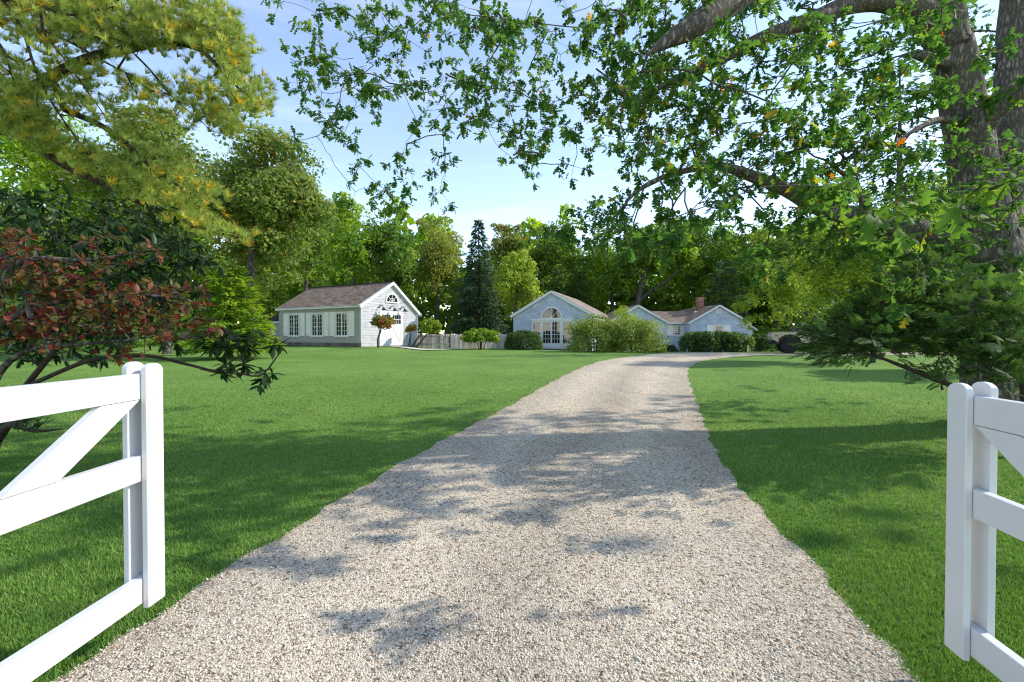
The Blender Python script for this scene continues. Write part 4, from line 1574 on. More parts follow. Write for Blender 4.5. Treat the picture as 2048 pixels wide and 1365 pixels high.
def conifer(name, label, px, ptop, Y, hw, pal, whorls=34, per=9, group=None, droop=0.25, leaf=0.22, dens=26, bark='bark_pine', bottom=0.04, cat='tree', power=0.85):
    top = P(px, ptop, Y)
    x = top[0]
    z0 = float(T(x, Y))
    H = top[2] - z0
    rx = hw * Y / F
    rnd = np.random.default_rng(abs(hash((px, ptop))) % (2 ** 31))
    t = thing(name, label, cat, (x, Y, z0), 0, group)
    sk = Skel(20000)
    sk.line([(0, 0, -0.2), (0.05, 0, H * 0.5), (0, 0, H)], [H * 0.016, H * 0.010, 0.02], step=0.3)
    pos, ax, no, ti, sc = [], [], [], [], []
    for w in range(whorls):
        u = bottom + (1 - bottom) * (w + 0.5) / whorls
        L = rx * (1 - u) ** power * rnd.uniform(0.85, 1.1) + 0.08
        a0 = rnd.uniform(0, 6.28)
        m = max(4, int(per * (0.5 + 0.5 * (1 - u))))
        for b in range(m):
            a = a0 + 2 * math.pi * b / m + rnd.normal(0, 0.15)
            Lb = L * rnd.uniform(0.7, 1.08)
            d = np.array((math.cos(a), math.sin(a), 0))
            base_p = np.array((0, 0, H * u))
            tip = base_p + d * Lb + np.array((0, 0, -droop * Lb + rnd.normal(0, 0.05)))
            j, _ = sk.near(base_p)
            for q in (0.35, 0.7, 1.0):
                j = sk.add(base_p + (tip - base_p) * q + np.array((0, 0, 0.08 * Lb * math.sin(q * 3.1))), j)
            ct = rnd.normal(0.5, 0.16)
            m2 = max(5, int(dens * (0.3 + Lb / max(rx, 0.1))))
            for q in range(m2):
                s_ = rnd.uniform(0.15, 1.0) ** 0.7
                side = rnd.normal(0, 0.24) * Lb * (1.15 - s_) + rnd.normal(0, 0.05)
                pp = base_p + (tip - base_p) * s_ + np.array((-d[1], d[0], 0)) * side + np.array((0, 0, rnd.normal(0, 0.05) - abs(side) * 0.2))
                pos.append(pp)
                ax.append(d * 0.8 + np.array((-d[1], d[0], 0)) * np.sign(side) * rnd.uniform(0.1, 0.9) + np.array((0, 0, -droop * 1.2 + rnd.normal(0, 0.2))))
                no.append(np.array((0, 0, 1)) + rnd.normal(0, 0.35, 3))
                ti.append(np.clip(ct + rnd.normal(0, 0.12) + 0.2 * (s_ - 0.6), 0, 1))
                sc.append(leaf * rnd.uniform(0.7, 1.3))
    sk.finish(0.012, 2.0, H * 0.008)
    link('trunk', sk.mesh('trunk', M[bark], 0.04), t)
    V, Fc, tt = inst(DIA_V * np.array((0.75, 1.2, 1)), DIA_F, np.array(pos), frames(np.array(ax), np.array(no)), np.array(sc), np.array(ti))
    link('crown', np_mesh('crown', V, Fc, M['leaf_' + pal], tt), t)
    return t


def shrub(name, label, px, ptop, pbot, Y, hw, pal, leaf=0.10, nc=70, nleaf=60, cr=0.22, group=None, cat='shrub', tight=False, depth=1.0, stems=7, ground=True, tv=DIA_V, up=0.35, square=1.0, lift=0.0):
    """a bush: clumps over a dome"""
    c0 = P(px, pbot, Y)
    x = c0[0]
    z0 = float(T(x, Y)) if ground else c0[2]
    H = P(px, ptop, Y)[2] - z0
    rx = hw * Y / F
    rnd = np.random.default_rng(abs(hash((px, ptop, pbot))) % (2 ** 31))
    t = thing(name, label, cat, (x, Y, z0), 0, group)
    d = unit(rnd.normal(0, 1, (nc, 3)))
    d[:, 2] = np.abs(d[:, 2])
    if square != 1.0:
        d = np.sign(d) * np.abs(d) ** square
    if tight:
        rr_ = np.full(nc, 0.9)
    else:
        rr_ = rnd.uniform(0.5, 0.95, nc)
    sc3 = np.array((rx, rx * depth, H * (1 - lift)))
    C = d * sc3 * rr_[:, None]
    C[:, 2] = np.maximum(C[:, 2], 0.05 * H) + lift * H
    Rr = cr * min(rx, H) * rnd.uniform(0.8, 1.25, nc)
    C[:, 2] -= np.where(C[:, 2] > 0.7 * H, Rr * 0.6, 0)
    V, Fc, tt = blobs(C, Rr, nleaf, leaf, 0.85, up, rnd.normal(0.5, 0.15 if not tight else 0.08, nc), tv=tv)
    link('foliage', np_mesh('foliage', V, Fc, M['leaf_' + pal], tt), t)
    sk = Skel(4000)
    for i in range(stems):
        a = rnd.uniform(0, 6.28)
        q = np.array((math.cos(a) * rx * 0.35, math.sin(a) * rx * depth * 0.35, H * 0.5))
        sk.line([(q[0] * 0.25, q[1] * 0.25, -0.08), q * np.array((0.7, 0.7, 0.6)), q], [0.03, 0.024, 0.016], attach=False, step=0.15)
    sk.grow(C[rnd.permutation(nc)[:min(nc, 40)]], 0.2, 0.1)
    sk.finish(0.006, 2.2, 0.03)
    link('stem', sk.mesh('stem', M['twig']), t)
    return t


# ------------------------------------------------------------------ trees behind the houses
WOOD = None
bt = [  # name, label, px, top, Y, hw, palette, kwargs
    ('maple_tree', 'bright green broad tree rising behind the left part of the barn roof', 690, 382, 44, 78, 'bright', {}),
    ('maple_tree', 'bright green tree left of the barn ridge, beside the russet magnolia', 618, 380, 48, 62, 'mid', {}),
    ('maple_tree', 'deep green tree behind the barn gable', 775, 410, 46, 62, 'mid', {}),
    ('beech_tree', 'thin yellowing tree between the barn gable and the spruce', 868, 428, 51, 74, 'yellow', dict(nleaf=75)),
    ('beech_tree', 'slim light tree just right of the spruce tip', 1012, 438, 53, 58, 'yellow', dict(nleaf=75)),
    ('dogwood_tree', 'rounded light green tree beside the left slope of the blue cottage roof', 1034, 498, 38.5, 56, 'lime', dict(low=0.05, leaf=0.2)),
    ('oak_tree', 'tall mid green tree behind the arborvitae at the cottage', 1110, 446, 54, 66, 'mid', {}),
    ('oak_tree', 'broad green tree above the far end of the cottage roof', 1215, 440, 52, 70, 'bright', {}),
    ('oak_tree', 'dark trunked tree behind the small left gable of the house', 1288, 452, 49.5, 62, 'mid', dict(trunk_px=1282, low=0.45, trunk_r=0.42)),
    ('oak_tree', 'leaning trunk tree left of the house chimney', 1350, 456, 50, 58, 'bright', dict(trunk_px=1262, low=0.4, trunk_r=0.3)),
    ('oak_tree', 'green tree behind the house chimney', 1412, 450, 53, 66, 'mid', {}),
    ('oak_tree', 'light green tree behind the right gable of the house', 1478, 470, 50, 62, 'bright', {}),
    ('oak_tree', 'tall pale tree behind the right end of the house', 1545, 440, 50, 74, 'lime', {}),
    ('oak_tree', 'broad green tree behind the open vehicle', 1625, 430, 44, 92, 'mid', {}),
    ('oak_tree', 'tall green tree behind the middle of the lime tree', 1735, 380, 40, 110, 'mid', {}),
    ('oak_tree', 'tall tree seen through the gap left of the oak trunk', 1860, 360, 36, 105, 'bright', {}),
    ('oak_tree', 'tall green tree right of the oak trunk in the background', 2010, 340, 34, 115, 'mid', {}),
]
for nm, lb, px, pt_, Y, hw, pal, kw in bt:
    broadleaf(nm, lb, px, pt_, Y, hw, pal, **kw)

conifer('spruce_tree', 'pointed blue green spruce between the barn and the cottage', 957, 438, 42.0, 74, 'blue', leaf=0.32, dens=46, whorls=40)
conifer('arborvitae', 'dark columnar evergreen directly behind the cottage ridge', 1118, 538, 47.5, 34, 'dark', group=None, whorls=30, per=10, droop=-0.5, leaf=0.3, power=0.45, dens=20)
conifer('arborvitae', 'second dark columnar evergreen, behind the cottage roof slope', 1158, 536, 48.5, 36, 'dark', whorls=30, per=10, droop=-0.5, leaf=0.3, power=0.45, dens=20)
conifer('pine_tree', 'blue grey pine above the right gable of the house', 1450, 520, 43.5, 62, 'blue', whorls=14, per=7, droop=0.05, leaf=0.34, dens=34, bottom=0.2, power=0.5)
conifer('pine_tree', 'blue green pine behind the tree left of the house chimney', 1270, 458, 58, 60, 'blue', whorls=18, per=8, droop=0.0, leaf=0.36, dens=26, bottom=0.25, power=0.5)

# left side
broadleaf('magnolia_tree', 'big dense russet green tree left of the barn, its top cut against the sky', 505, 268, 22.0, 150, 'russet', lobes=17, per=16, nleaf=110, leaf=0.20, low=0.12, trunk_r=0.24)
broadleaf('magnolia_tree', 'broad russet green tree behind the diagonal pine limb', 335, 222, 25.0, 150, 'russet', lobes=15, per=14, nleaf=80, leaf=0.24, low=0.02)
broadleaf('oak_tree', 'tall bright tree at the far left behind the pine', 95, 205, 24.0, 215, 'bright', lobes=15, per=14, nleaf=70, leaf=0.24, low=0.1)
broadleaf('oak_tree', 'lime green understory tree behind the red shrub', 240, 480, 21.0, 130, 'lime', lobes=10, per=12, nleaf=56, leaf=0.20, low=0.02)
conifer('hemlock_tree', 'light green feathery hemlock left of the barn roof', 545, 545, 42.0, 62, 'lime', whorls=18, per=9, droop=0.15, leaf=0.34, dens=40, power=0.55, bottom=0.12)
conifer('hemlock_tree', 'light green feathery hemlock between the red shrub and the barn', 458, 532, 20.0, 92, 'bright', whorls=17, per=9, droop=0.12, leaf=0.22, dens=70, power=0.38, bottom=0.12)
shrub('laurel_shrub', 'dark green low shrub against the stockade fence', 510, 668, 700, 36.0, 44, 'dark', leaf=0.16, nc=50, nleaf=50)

# right side middle distance
broadleaf('lime_tree', 'sunlit small leaved drooping tree behind the vehicle and the yew', 1712, 452, 17.5, 168, 'lime', lobes=16, per=17, nleaf=95, leaf=0.115, low=0.12, trunk_px=1745, trunk_r=0.10, depth=0.8)
broadleaf('lime_tree', 'sunlit pale green tree left of the lime tree, above the round bush', 1545, 520, 27.5, 70, 'lime', lobes=10, per=12, nleaf=60, leaf=0.16, low=0.0, trunk_px=1578)
broadleaf('oak_tree', 'shaded understory tree behind the oak trunk at the right edge', 2040, 420, 13.5, 120, 'mid', lobes=12, per=14, nleaf=60, leaf=0.15, low=0.0)
conifer('pine_tree', 'sparse tall pine whose branches show between the oak limbs', 1800, 120, 26.0, 150, 'blue', whorls=16, per=7, droop=0.1, leaf=0.34, dens=26, bottom=0.3, power=0.5)

# undergrowth and far wood that read as one mass
C, Rr = [], []
for i in range(3500):
    a = rng.uniform(-62, 62)
    dist = rng.uniform(58, 84)
    x = dist * math.sin(R(a)) * 1.3
    y = dist * math.cos(R(a)) * 0.9 + 6
    if y < 30:
        continue
    C.append((x, y, float(T(x, y)) + rng.uniform(0, 1) ** 0.8 * 16.5 * (0.8 + 0.2 * math.sin(x * 0.35) + 0.12 * math.sin(x * 1.1))))
    Rr.append(rng.uniform(1.1, 2.0))
V, Fc, tt = blobs(np.array(C), np.array(Rr), 34, 1.05, 0.85, tint_c=rng.normal(0.5, 0.2, len(C)))
o = link('far_woodland', np_mesh('far_woodland', V, Fc, M['leaf_bright'], tt))
tag(o, 'far green woodland closing the view behind the houses', 'woodland', kind='stuff')
C, Rr = [], []
for i in range(1100):
    if rng.random() < 0.5:
        x, y = rng.uniform(-52, -17), rng.uniform(24, 46)
        if x > -24 and y < 42:
            continue
    else:
        x, y = (rng.uniform(-12, 26), rng.uniform(49, 57)) if rng.random() < 0.45 else (rng.uniform(23, 50), rng.uniform(31, 50))
    C.append((x, y, float(T(x, y)) + rng.uniform(0.1, 1) ** 2 * (7.0 if y > 48 and x < 27 else 3.4)))
    Rr.append(rng.uniform(0.5, 1.1))
V, Fc, tt = blobs(np.array(C), np.array(Rr), 60, 0.30, 0.8, tint_c=rng.normal(0.45, 0.2, len(C)))
o = link('undergrowth', np_mesh('undergrowth', V, Fc, M['leaf_mid'], tt))
tag(o, 'dark leafy undergrowth along the edge of the woodland', 'undergrowth', kind='stuff')

# ------------------------------------------------------------------ shrubs round the houses
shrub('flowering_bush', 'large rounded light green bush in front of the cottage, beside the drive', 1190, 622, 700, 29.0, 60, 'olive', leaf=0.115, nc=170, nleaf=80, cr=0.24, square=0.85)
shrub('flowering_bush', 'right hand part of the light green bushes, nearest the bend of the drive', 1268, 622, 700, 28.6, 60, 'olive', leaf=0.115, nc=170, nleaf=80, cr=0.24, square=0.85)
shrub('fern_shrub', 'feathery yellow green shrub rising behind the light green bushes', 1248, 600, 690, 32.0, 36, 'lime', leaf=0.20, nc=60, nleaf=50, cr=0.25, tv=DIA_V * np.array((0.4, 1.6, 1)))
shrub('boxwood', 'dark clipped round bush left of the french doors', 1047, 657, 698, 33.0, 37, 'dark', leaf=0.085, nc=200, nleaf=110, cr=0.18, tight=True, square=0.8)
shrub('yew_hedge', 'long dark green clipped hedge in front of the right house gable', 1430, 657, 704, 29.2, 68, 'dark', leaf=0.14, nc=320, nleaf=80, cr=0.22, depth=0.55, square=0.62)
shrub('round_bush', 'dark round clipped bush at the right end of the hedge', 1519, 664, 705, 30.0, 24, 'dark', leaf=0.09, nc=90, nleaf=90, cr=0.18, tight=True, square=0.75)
shrub('ivy_clump', 'small yellow green leafy clump on the right end of the hedge', 1489, 674, 706, 28.6, 11, 'lime', leaf=0.10, nc=24, nleaf=50, cr=0.35)
shrub('low_shrub', 'low dark plant against the wing wall under the shuttered window', 1346, 687, 703, 36.0, 9, 'blue', leaf=0.16, nc=18, nleaf=40, cr=0.35)
shrub('low_shrub', 'low dark plant in the corner beside the light green bushes', 1331, 684, 703, 36.3, 9, 'dark', leaf=0.16, nc=18, nleaf=40, cr=0.35)
shrub('ground_cover', 'pale green low plants at the foot of the light green bushes', 1312, 697, 704, 27.6, 22, 'lime', leaf=0.08, nc=40, nleaf=40, cr=0.5)
shrub('juniper', 'low spreading juniper leaning over the board fence', 962, 653, 690, 33.0, 42, 'bright', leaf=0.20, nc=60, nleaf=60, cr=0.2, lift=0.35, depth=0.6)


def standard(label, pts, crown, Y, hw, hh, pal, nc=40):
    """a shrub trained on bare trunks"""
    b0 = P(pts[0][0][0], pts[0][0][1], Y)
    z0 = float(T(b0[0], Y))
    t = thing('trained_shrub', label, 'shrub', (b0[0], Y, z0), 0)
    o = np.array((b0[0], Y, z0))
    cc = P(crown[0], crown[1], Y) - o
    sk = Skel(4000)
    for pl in pts:
        q = [P(a, b, Y) - o for a, b in pl]
        q[0][2] = -0.06
        sk.line(q, list(np.linspace(0.09, 0.04, len(q))), attach=False, step=0.12)
    rx, rz = hw * Y / F, hh * Y / F
    d = unit(rng.normal(0, 1, (nc, 3)))
    C = cc + d * np.array((rx, rx * 0.9, rz)) * rng.uniform(0.45, 0.95, (nc, 1))
    sk.grow(C, 0.12, 0.1)
    sk.finish(0.008, 2.2, 0.05)
    link('trunk', sk.mesh('trunk', M['bark_grey']), t)
    V, Fc, tt = blobs(C, np.full(nc, 0.20), 60, 0.13, 0.8, tint_c=rng.normal(0.45, 0.24, nc))
    link('foliage', np_mesh('foliage', V, Fc, M['leaf_' + pal], tt), t)


standard('small bare trunked tree with gold and red leaves before the barn doors', [[(757, 697), (756, 680), (761, 662), (763, 652)]], (766, 645), 30.8, 26, 13, 'gold')
standard('rounded yellow green shrub on two leaning trunks at the right corner of the barn', [[(822, 698), (832, 682), (846, 664)], [(830, 698), (842, 684), (856, 664)]], (862, 652), 34.0, 23, 18, 'lime', 50)
standard('low red tinged shrub beside the right side of the barn doors', [[(818, 697), (820, 680), (822, 668)]], (823, 657), 34.4, 13, 7, 'gold', 18)


# ================================================================== near trees and shrubs
def caps(spec, n, Y, dy, rnd):
    """random points around capsules given in photo pixels: (x0,y0,x1,y1,r[,weight])"""
    sp = np.array([s if len(s) == 6 else (*s, 1.0) for s in spec], float)
    area = (np.hypot(sp[:, 2] - sp[:, 0], sp[:, 3] - sp[:, 1]) * 2 * sp[:, 4] + 3.14 * sp[:, 4] ** 2) * sp[:, 5]
    ch = rnd.choice(len(sp), n, p=area / area.sum())
    t = rnd.uniform(-0.1, 1.1, n)
    a = rnd.uniform(0, 6.28, n)
    r = np.sqrt(rnd.uniform(0, 1, n)) * sp[ch, 4]
    px = sp[ch, 0] + (sp[ch, 2] - sp[ch, 0]) * t + r * np.cos(a)
    py = sp[ch, 1] + (sp[ch, 3] - sp[ch, 1]) * t + r * np.sin(a)
    Yv = Y + rnd.normal(0, dy, n)
    return np.array([P(x, y, max(1.5, d)) for x, y, d in zip(px, py, Yv)])


def leaf_objects(parent, o, pos, Rm, sc, tints, temps, mat, ntint, count, name='leaf'):
    """the leaves that show largest become parts of their own; returns a mask of the rest"""
    sc1 = sc if sc.ndim == 1 else sc[:, 1]
    w = pos + o
    dx = CX + F * w[:, 0] / np.maximum(w[:, 1], 0.1)
    dyp = CY - F * (w[:, 2] - EYE) / np.maximum(w[:, 1], 0.1)
    vis = (dx > 5) & (dx < 2043) & (dyp > 5) & (dyp < 1300)
    facing = 0.35 + np.abs((Rm[:, :, 2] * unit(w - np.array((0, 0, EYE)))).sum(1))
    score = np.where(vis, sc1 / np.maximum(w[:, 1], 0.3) * facing, 0)
    pick = np.argsort(-score)[:count]
    meshes = {}
    for i in pick:
        tq = int(np.clip(tints[i], 0, 0.999) * ntint)
        vi = i % len(temps)
        key = (vi, tq)
        if key not in meshes:
            tv, tf = temps[vi]
            meshes[key] = np_mesh(name, tv, tf, mat, np.full(len(tf), (tq + 0.5) / ntint))
        ob = link(name, meshes[key], parent)
        mt = np.eye(4)
        mt[:3, :3] = Rm[i] * sc1[i]
        mt[:3, 3] = pos[i]
        import mathutils
        ob.matrix_local = mathutils.Matrix(mt.tolist())
    rest = np.ones(len(pos), bool)
    rest[pick] = False
    return rest


def rosettes(tips, dirs, k_, size, droop, rnd, spread=1.0, upn=1.0, along=0.06):
    """k leaves round every twig tip"""
    n = len(tips)
    idx = np.repeat(np.arange(n), k_)
    d = unit(dirs[idx])
    rad = rnd.normal(0, 1, (len(idx), 3))
    rad = unit(rad - d * (rad * d).sum(1, keepdims=True))
    ax = d * rnd.uniform(0.2, 0.8, (len(idx), 1)) + rad * spread
    ax[:, 2] -= droop * rnd.uniform(0.3, 1.5, len(idx))
    ax = unit(ax)
    hint = np.array((0, 0, upn)) + rnd.normal(0, 0.4, (len(idx), 3)) + d * 0.2
    Rm = frames(ax, hint)
    pos = tips[idx] - d * rnd.uniform(0, along, (len(idx), 1))
    sc = size * rnd.uniform(0.65, 1.2, len(idx))
    return pos, Rm, sc, idx


# ------------------------------------------------------------------ the big oak
OAKMAP = ["146666663255888884336777", "036777766566888864456666", "035677676327888855446666", "045666666226777772445666",
          "035566666325777666555555", "045455545555655566665555", "044315354535566665555555", "024433025324466666665555",
          "002344004301346666665555", "000355000013555555555555", "000024003345454556666666", "000540006655554444445555",
          "000220000155432223344444", "000000000012210111222333", "000000000000000000001222"]
rnd = np.random.default_rng(21)
ob_ = P(1992, 900, 7.0)
OZ = float(T(ob_[0], 7.0))
oak = thing('oak_tree', 'huge rough barked oak at the right edge whose limbs overhang the driveway', 'tree', (ob_[0], 7.0, OZ))
oo = np.array((ob_[0], 7.0, OZ))
sk = Skel(80000)
q = lambda a, b, y: P(a, b, y) - oo
W = lambda px, y: px / 2 * y / F
sk.line([np.array((0.05, 0, -0.3)), np.array((0.03, 0, 0.15)), q(1994, 760, 7.0), q(1990, 620, 7.0), q(1985, 540, 7.0), q(1965, 440, 7.0), q(1948, 340, 7.0), q(1925, 200, 6.9), q(1900, 90, 6.8), q(1885, -40, 6.8), q(1870, -250, 6.8), q(1850, -520, 6.8)],
        [0.58, 0.50, 0.42, 0.41, 0.44, 0.34, 0.29, 0.265, 0.25, 0.22, 0.17, 0.09], step=0.12)
sk.line([q(1992, 470, 7.1), q(2010, 380, 7.3), q(2022, 260, 7.4), q(2032, 120, 7.5), q(2040, -40, 7.5), q(2060, -300, 7.5), q(2070, -560, 7.6)], [0.28, 0.27, 0.25, 0.24, 0.22, 0.17, 0.09], step=0.12)
sk.line([q(1955, 262, 6.9), q(1985, 225, 6.7), q(2040, 185, 6.5), q(2120, 120, 6.3), q(2250, 20, 6.0)], [0.2, 0.15, 0.13, 0.11, 0.07], step=0.12)
sk.line([q(1965, 520, 7.0), q(1915, 488, 6.8), q(1850, 465, 6.7), q(1780, 450, 6.5), q(1700, 432, 6.3), q(1630, 412, 6.1), q(1570, 378, 6.0), q(1490, 348, 5.9), q(1440, 332, 5.9), q(1395, 325, 5.8)],
        [0.26, 0.21, 0.17, 0.145, 0.125, 0.11, 0.085, 0.07, 0.05, 0.025], step=0.12)
sk.line([q(1900, 95, 6.8), q(1862, 40, 6.7), q(1815, 12, 6.6), q(1760, 2, 6.5), q(1700, 8, 6.4), q(1640, 35, 6.2), q(1580, 55, 6.1), q(1500, 88, 6.0), q(1430, 125, 5.9), q(1350, 160, 5.8), q(1290, 190, 5.8)],
        [0.26, 0.19, 0.16, 0.14, 0.125, 0.11, 0.09, 0.075, 0.06, 0.045, 0.02], step=0.12)
sk.line([q(1885, -60, 6.8), q(1740, -150, 6.2), q(1600, -90, 5.6), q(1500, -25, 5.2), q(1430, 25, 5.0), q(1380, 58, 4.9), q(1332, 84, 4.9)], [0.25, 0.2, 0.17, 0.15, 0.14, 0.12, 0.07], step=0.12)
sk.line([q(1500, -25, 5.2), q(1400, -40, 5.4), q(1290, 8, 5.6), q(1240, 60, 5.8), q(1205, 120, 6.0), q(1150, 190, 6.2), q(1108, 215, 6.3), q(1095, 262, 6.3), q(1088, 310, 6.3), q(1070, 360, 6.3), q(1064, 420, 6.3)],
        [0.12, 0.11, 0.10, 0.07, 0.055, 0.04, 0.03, 0.022, 0.016, 0.012, 0.008], step=0.12)
sk.line([q(1600, -90, 5.6), q(1400, -220, 6.0), q(1200, -140, 6.6), q(1090, -60, 7.0), q(1010, 10, 7.2), q(955, 65, 7.3), q(905, 130, 7.4), q(870, 180, 7.5), q(838, 215, 7.5), q(820, 255, 7.5), q(812, 305, 7.5)],
        [0.13, 0.12, 0.1, 0.08, 0.06, 0.05, 0.042, 0.036, 0.028, 0.02, 0.010], step=0.12)
sk.line([q(1200, -140, 6.6), q(1000, -130, 7.2), q(860, -40, 7.6), q(790, 8, 7.7), q(745, 45, 7.8), q(712, 100, 7.9), q(700, 150, 7.9), q(694, 200, 7.9)],
        [0.09, 0.075, 0.06, 0.05, 0.04, 0.03, 0.02, 0.01], step=0.12)
sk.line([q(1430, 330, 5.9), q(1360, 345, 5.8), q(1300, 366, 5.8), q(1255, 400, 5.8), q(1240, 440, 5.8)], [0.045, 0.036, 0.03, 0.022, 0.012], step=0.12)
sk.line([q(1908, 128, 6.8), q(1870, 120, 6.5), q(1832, 108, 6.4)], [0.12, 0.075, 0.06], step=0.1)       # broken stub
sk.line([q(1935, 245, 6.9), q(1880, 240, 6.6), q(1840, 255, 6.4), q(1790, 285, 6.2)], [0.07, 0.05, 0.035, 0.015], step=0.1)
sk.line([q(1730, 440, 6.4), q(1725, 395, 6.3), q(1700, 360, 6.2), q(1650, 320, 6.0)], [0.07, 0.05, 0.035, 0.015], step=0.1)
# low spray of large leaves at the right edge
sk.line([q(2040, 185, 6.5), q(2300, 150, 4.6), q(2250, 250, 3.4), q(2120, 335, 2.95), q(2010, 372, 2.8), q(1900, 388, 2.75), q(1800, 395, 2.75), q(1745, 408, 2.8)], [0.06, 0.045, 0.03, 0.018, 0.013, 0.010, 0.007, 0.004], step=0.08)
# clusters from the map of where leaves hang
cl = []
for r_, row in enumerate(OAKMAP):
    for c_, ch_ in enumerate(row):
        v = int(ch_)
        m_ = rnd.poisson(v / 9 * 3.8)
        for _ in range(m_):
            px = 512 + 64 * (c_ + rnd.random())
            py = 40 * (r_ + rnd.random())
            if px < 1100:
                Yd = rnd.normal(7.6, 0.9)
            elif px < 1450:
                Yd = rnd.normal(6.0, 0.9)
            else:
                Yd = rnd.normal(6.1, 1.2)
            if px > 1860 and py > 250:
                Yd = (8.9 if rnd.random() < 0.55 else 5.9) + rnd.normal(0, 0.5)
            elif px > 1860:
                Yd = (8.9 if rnd.random() < 0.88 else 5.8) + rnd.normal(0, 0.5)
            cl.append(P(px, py, max(3.6, Yd)) - oo)
nvis = len(cl)
# the crown goes on above and beside the frame
tries = 0
while len(cl) < nvis + 60 and tries < 90000:
    tries += 1
    w = np.array((rnd.uniform(-2.5, 19), rnd.uniform(4.5, 14), rnd.uniform(5.0, 11.5)))
    e = (w - np.array((9.5, 6.0, 8.3))) / np.array((10.0, 7.8, 3.8))
    if (e @ e) > 1 or (e @ e) < 0.15:
        continue
    if w[1] > 0.5:
        px = CX + F * w[0] / w[1]
        py = CY - F * (w[2] - EYE) / w[1]
        if -50 < px < 2080 and py > -30:
            continue
    cl.append(w - oo)
cl = np.array(cl)
sk.grow(cl, 0.14, 0.10, sag=0.05)
tips, tdir, vis_ = [], [], []
tg = []
for i, c in enumerate(cl):
    m_ = 4 if i < nvis else 3
    for _ in range(m_):
        tg.append((c + rnd.normal(0, 1, 3) * np.array((0.17, 0.17, 0.12)) - np.array((0, 0, 0.05)), i < nvis))
ids = sk.grow([g_[0] for g_ in tg], 0.09, 0.12, order=False, sag=0.05)
for (c, vz_), j in zip(tg, ids):
    pa = sk.par[j]
    d = sk.p[j] - sk.p[pa] if pa >= 0 else np.array((0, 0, -1.0))
    tips.append(sk.p[j])
    tdir.append(d + rnd.normal(0, 0.02, 3))
    vis_.append(vz_)
# tips of the near spray
spr = []
for _ in range(8):
    px, py = rnd.uniform(1725, 2070), 0
    py = 395 + rnd.normal(10, 28) + (px - 1725) * -0.08
    spr.append(P(px, py, rnd.normal(2.85, 0.14)) - oo)
for px, py in ((1780, 470), (1850, 480), (1985, 545), (2040, 560), (1940, 455), (1905, 430), (1835, 430), (1790, 420)):
    spr.append(P(px, py - 15, rnd.normal(2.85, 0.1)) - oo)
ids = sk.grow(spr, 0.06, 0.15, sag=0.1)
ntip0 = len(tips)
for j in ids:
    tips.append(sk.p[j])
    tdir.append(np.array((-0.5, -0.2, -0.25)) + rnd.normal(0, 0.2, 3))
tips, tdir = np.array(tips), np.array(tdir)
sk.finish(0.0026, 2.3, 0.05)
link('trunk', sk.mesh('trunk', M['bark_oak'], 0.07), oak)
pos, Rm, sc, idx = rosettes(tips[:ntip0], tdir[:ntip0], 9, 0.116, 0.45, rnd, along=0.14)
far_ = ~np.array(vis_)[idx]
sc = np.where(far_, sc * 1.5, sc)
tn = np.clip(rnd.normal(0.48, 0.2, len(pos)), 0, 0.84)
w = pos + oo
pxx = CX + F * w[:, 0] / np.maximum(w[:, 1], 0.2)
pyy = CY - F * (w[:, 2] - EYE) / np.maximum(w[:, 1], 0.2)
ctint = rnd.random(len(cl)) ** 2
clu = np.array([i // 4 if i < nvis * 4 else nvis + (i - nvis * 4) // 3 for i in range(ntip0)])[idx]
yel = (pxx > 1180) & (pxx < 1800) & (pyy > 120) & (pyy < 430)
turn = rnd.random(len(pos)) < np.where(yel, 0.13, 0.022) * (0.3 + 2.2 * ctint[clu])
tn = np.where(turn, 0.82 + 0.18 * rnd.random(len(pos)) ** 2.2, tn)
pos2, Rm2, sc2, _ = rosettes(tips[ntip0:], tdir[ntip0:], 4, 0.185, 0.5, rnd, 0.9)
sc2 = sc2 * 0.82
tn2 = np.clip(rnd.normal(0.72, 0.12, len(pos2)), 0, 0.86)
off_ = np.concatenate([far_, np.zeros(len(pos2), bool)])
pos, Rm, sc, tn = np.concatenate([pos, pos2]), np.concatenate([Rm, Rm2]), np.concatenate([sc, sc2]), np.concatenate([tn, tn2])
rest = leaf_objects(oak, oo, pos, Rm, sc, tn, OAKS, M['oak_leaf'], 8, 300)
parts = []
ix = np.arange(len(pos))
for v, (tv, tf) in enumerate(OAKS):
    m_ = rest & (ix % 3 == v) & ~off_
    parts.append(inst(tv, tf, pos[m_], Rm[m_], sc[m_], tn[m_]))
OLV = np.array([(0, 0, 0), (0.24, 0.25, -0.05), (0.36, 0.6, -0.08), (0, 1, -0.12), (-0.36, 0.6, -0.08), (-0.24, 0.25, -0.05)])
OLF = np.array([(0, 1, 2), (0, 2, 3), (0, 3, 4), (0, 4, 5)])
m_ = rest & off_
parts.append(inst(OLV, OLF, pos[m_], Rm[m_], sc[m_], tn[m_]))
V, Fc, tt = merge(parts)
tag(link('foliage', np_mesh('foliage', V, Fc, M['oak_leaf'], tt), oak), kind='stuff')
print('oak leaves', len(pos), 'nodes', sk.n)

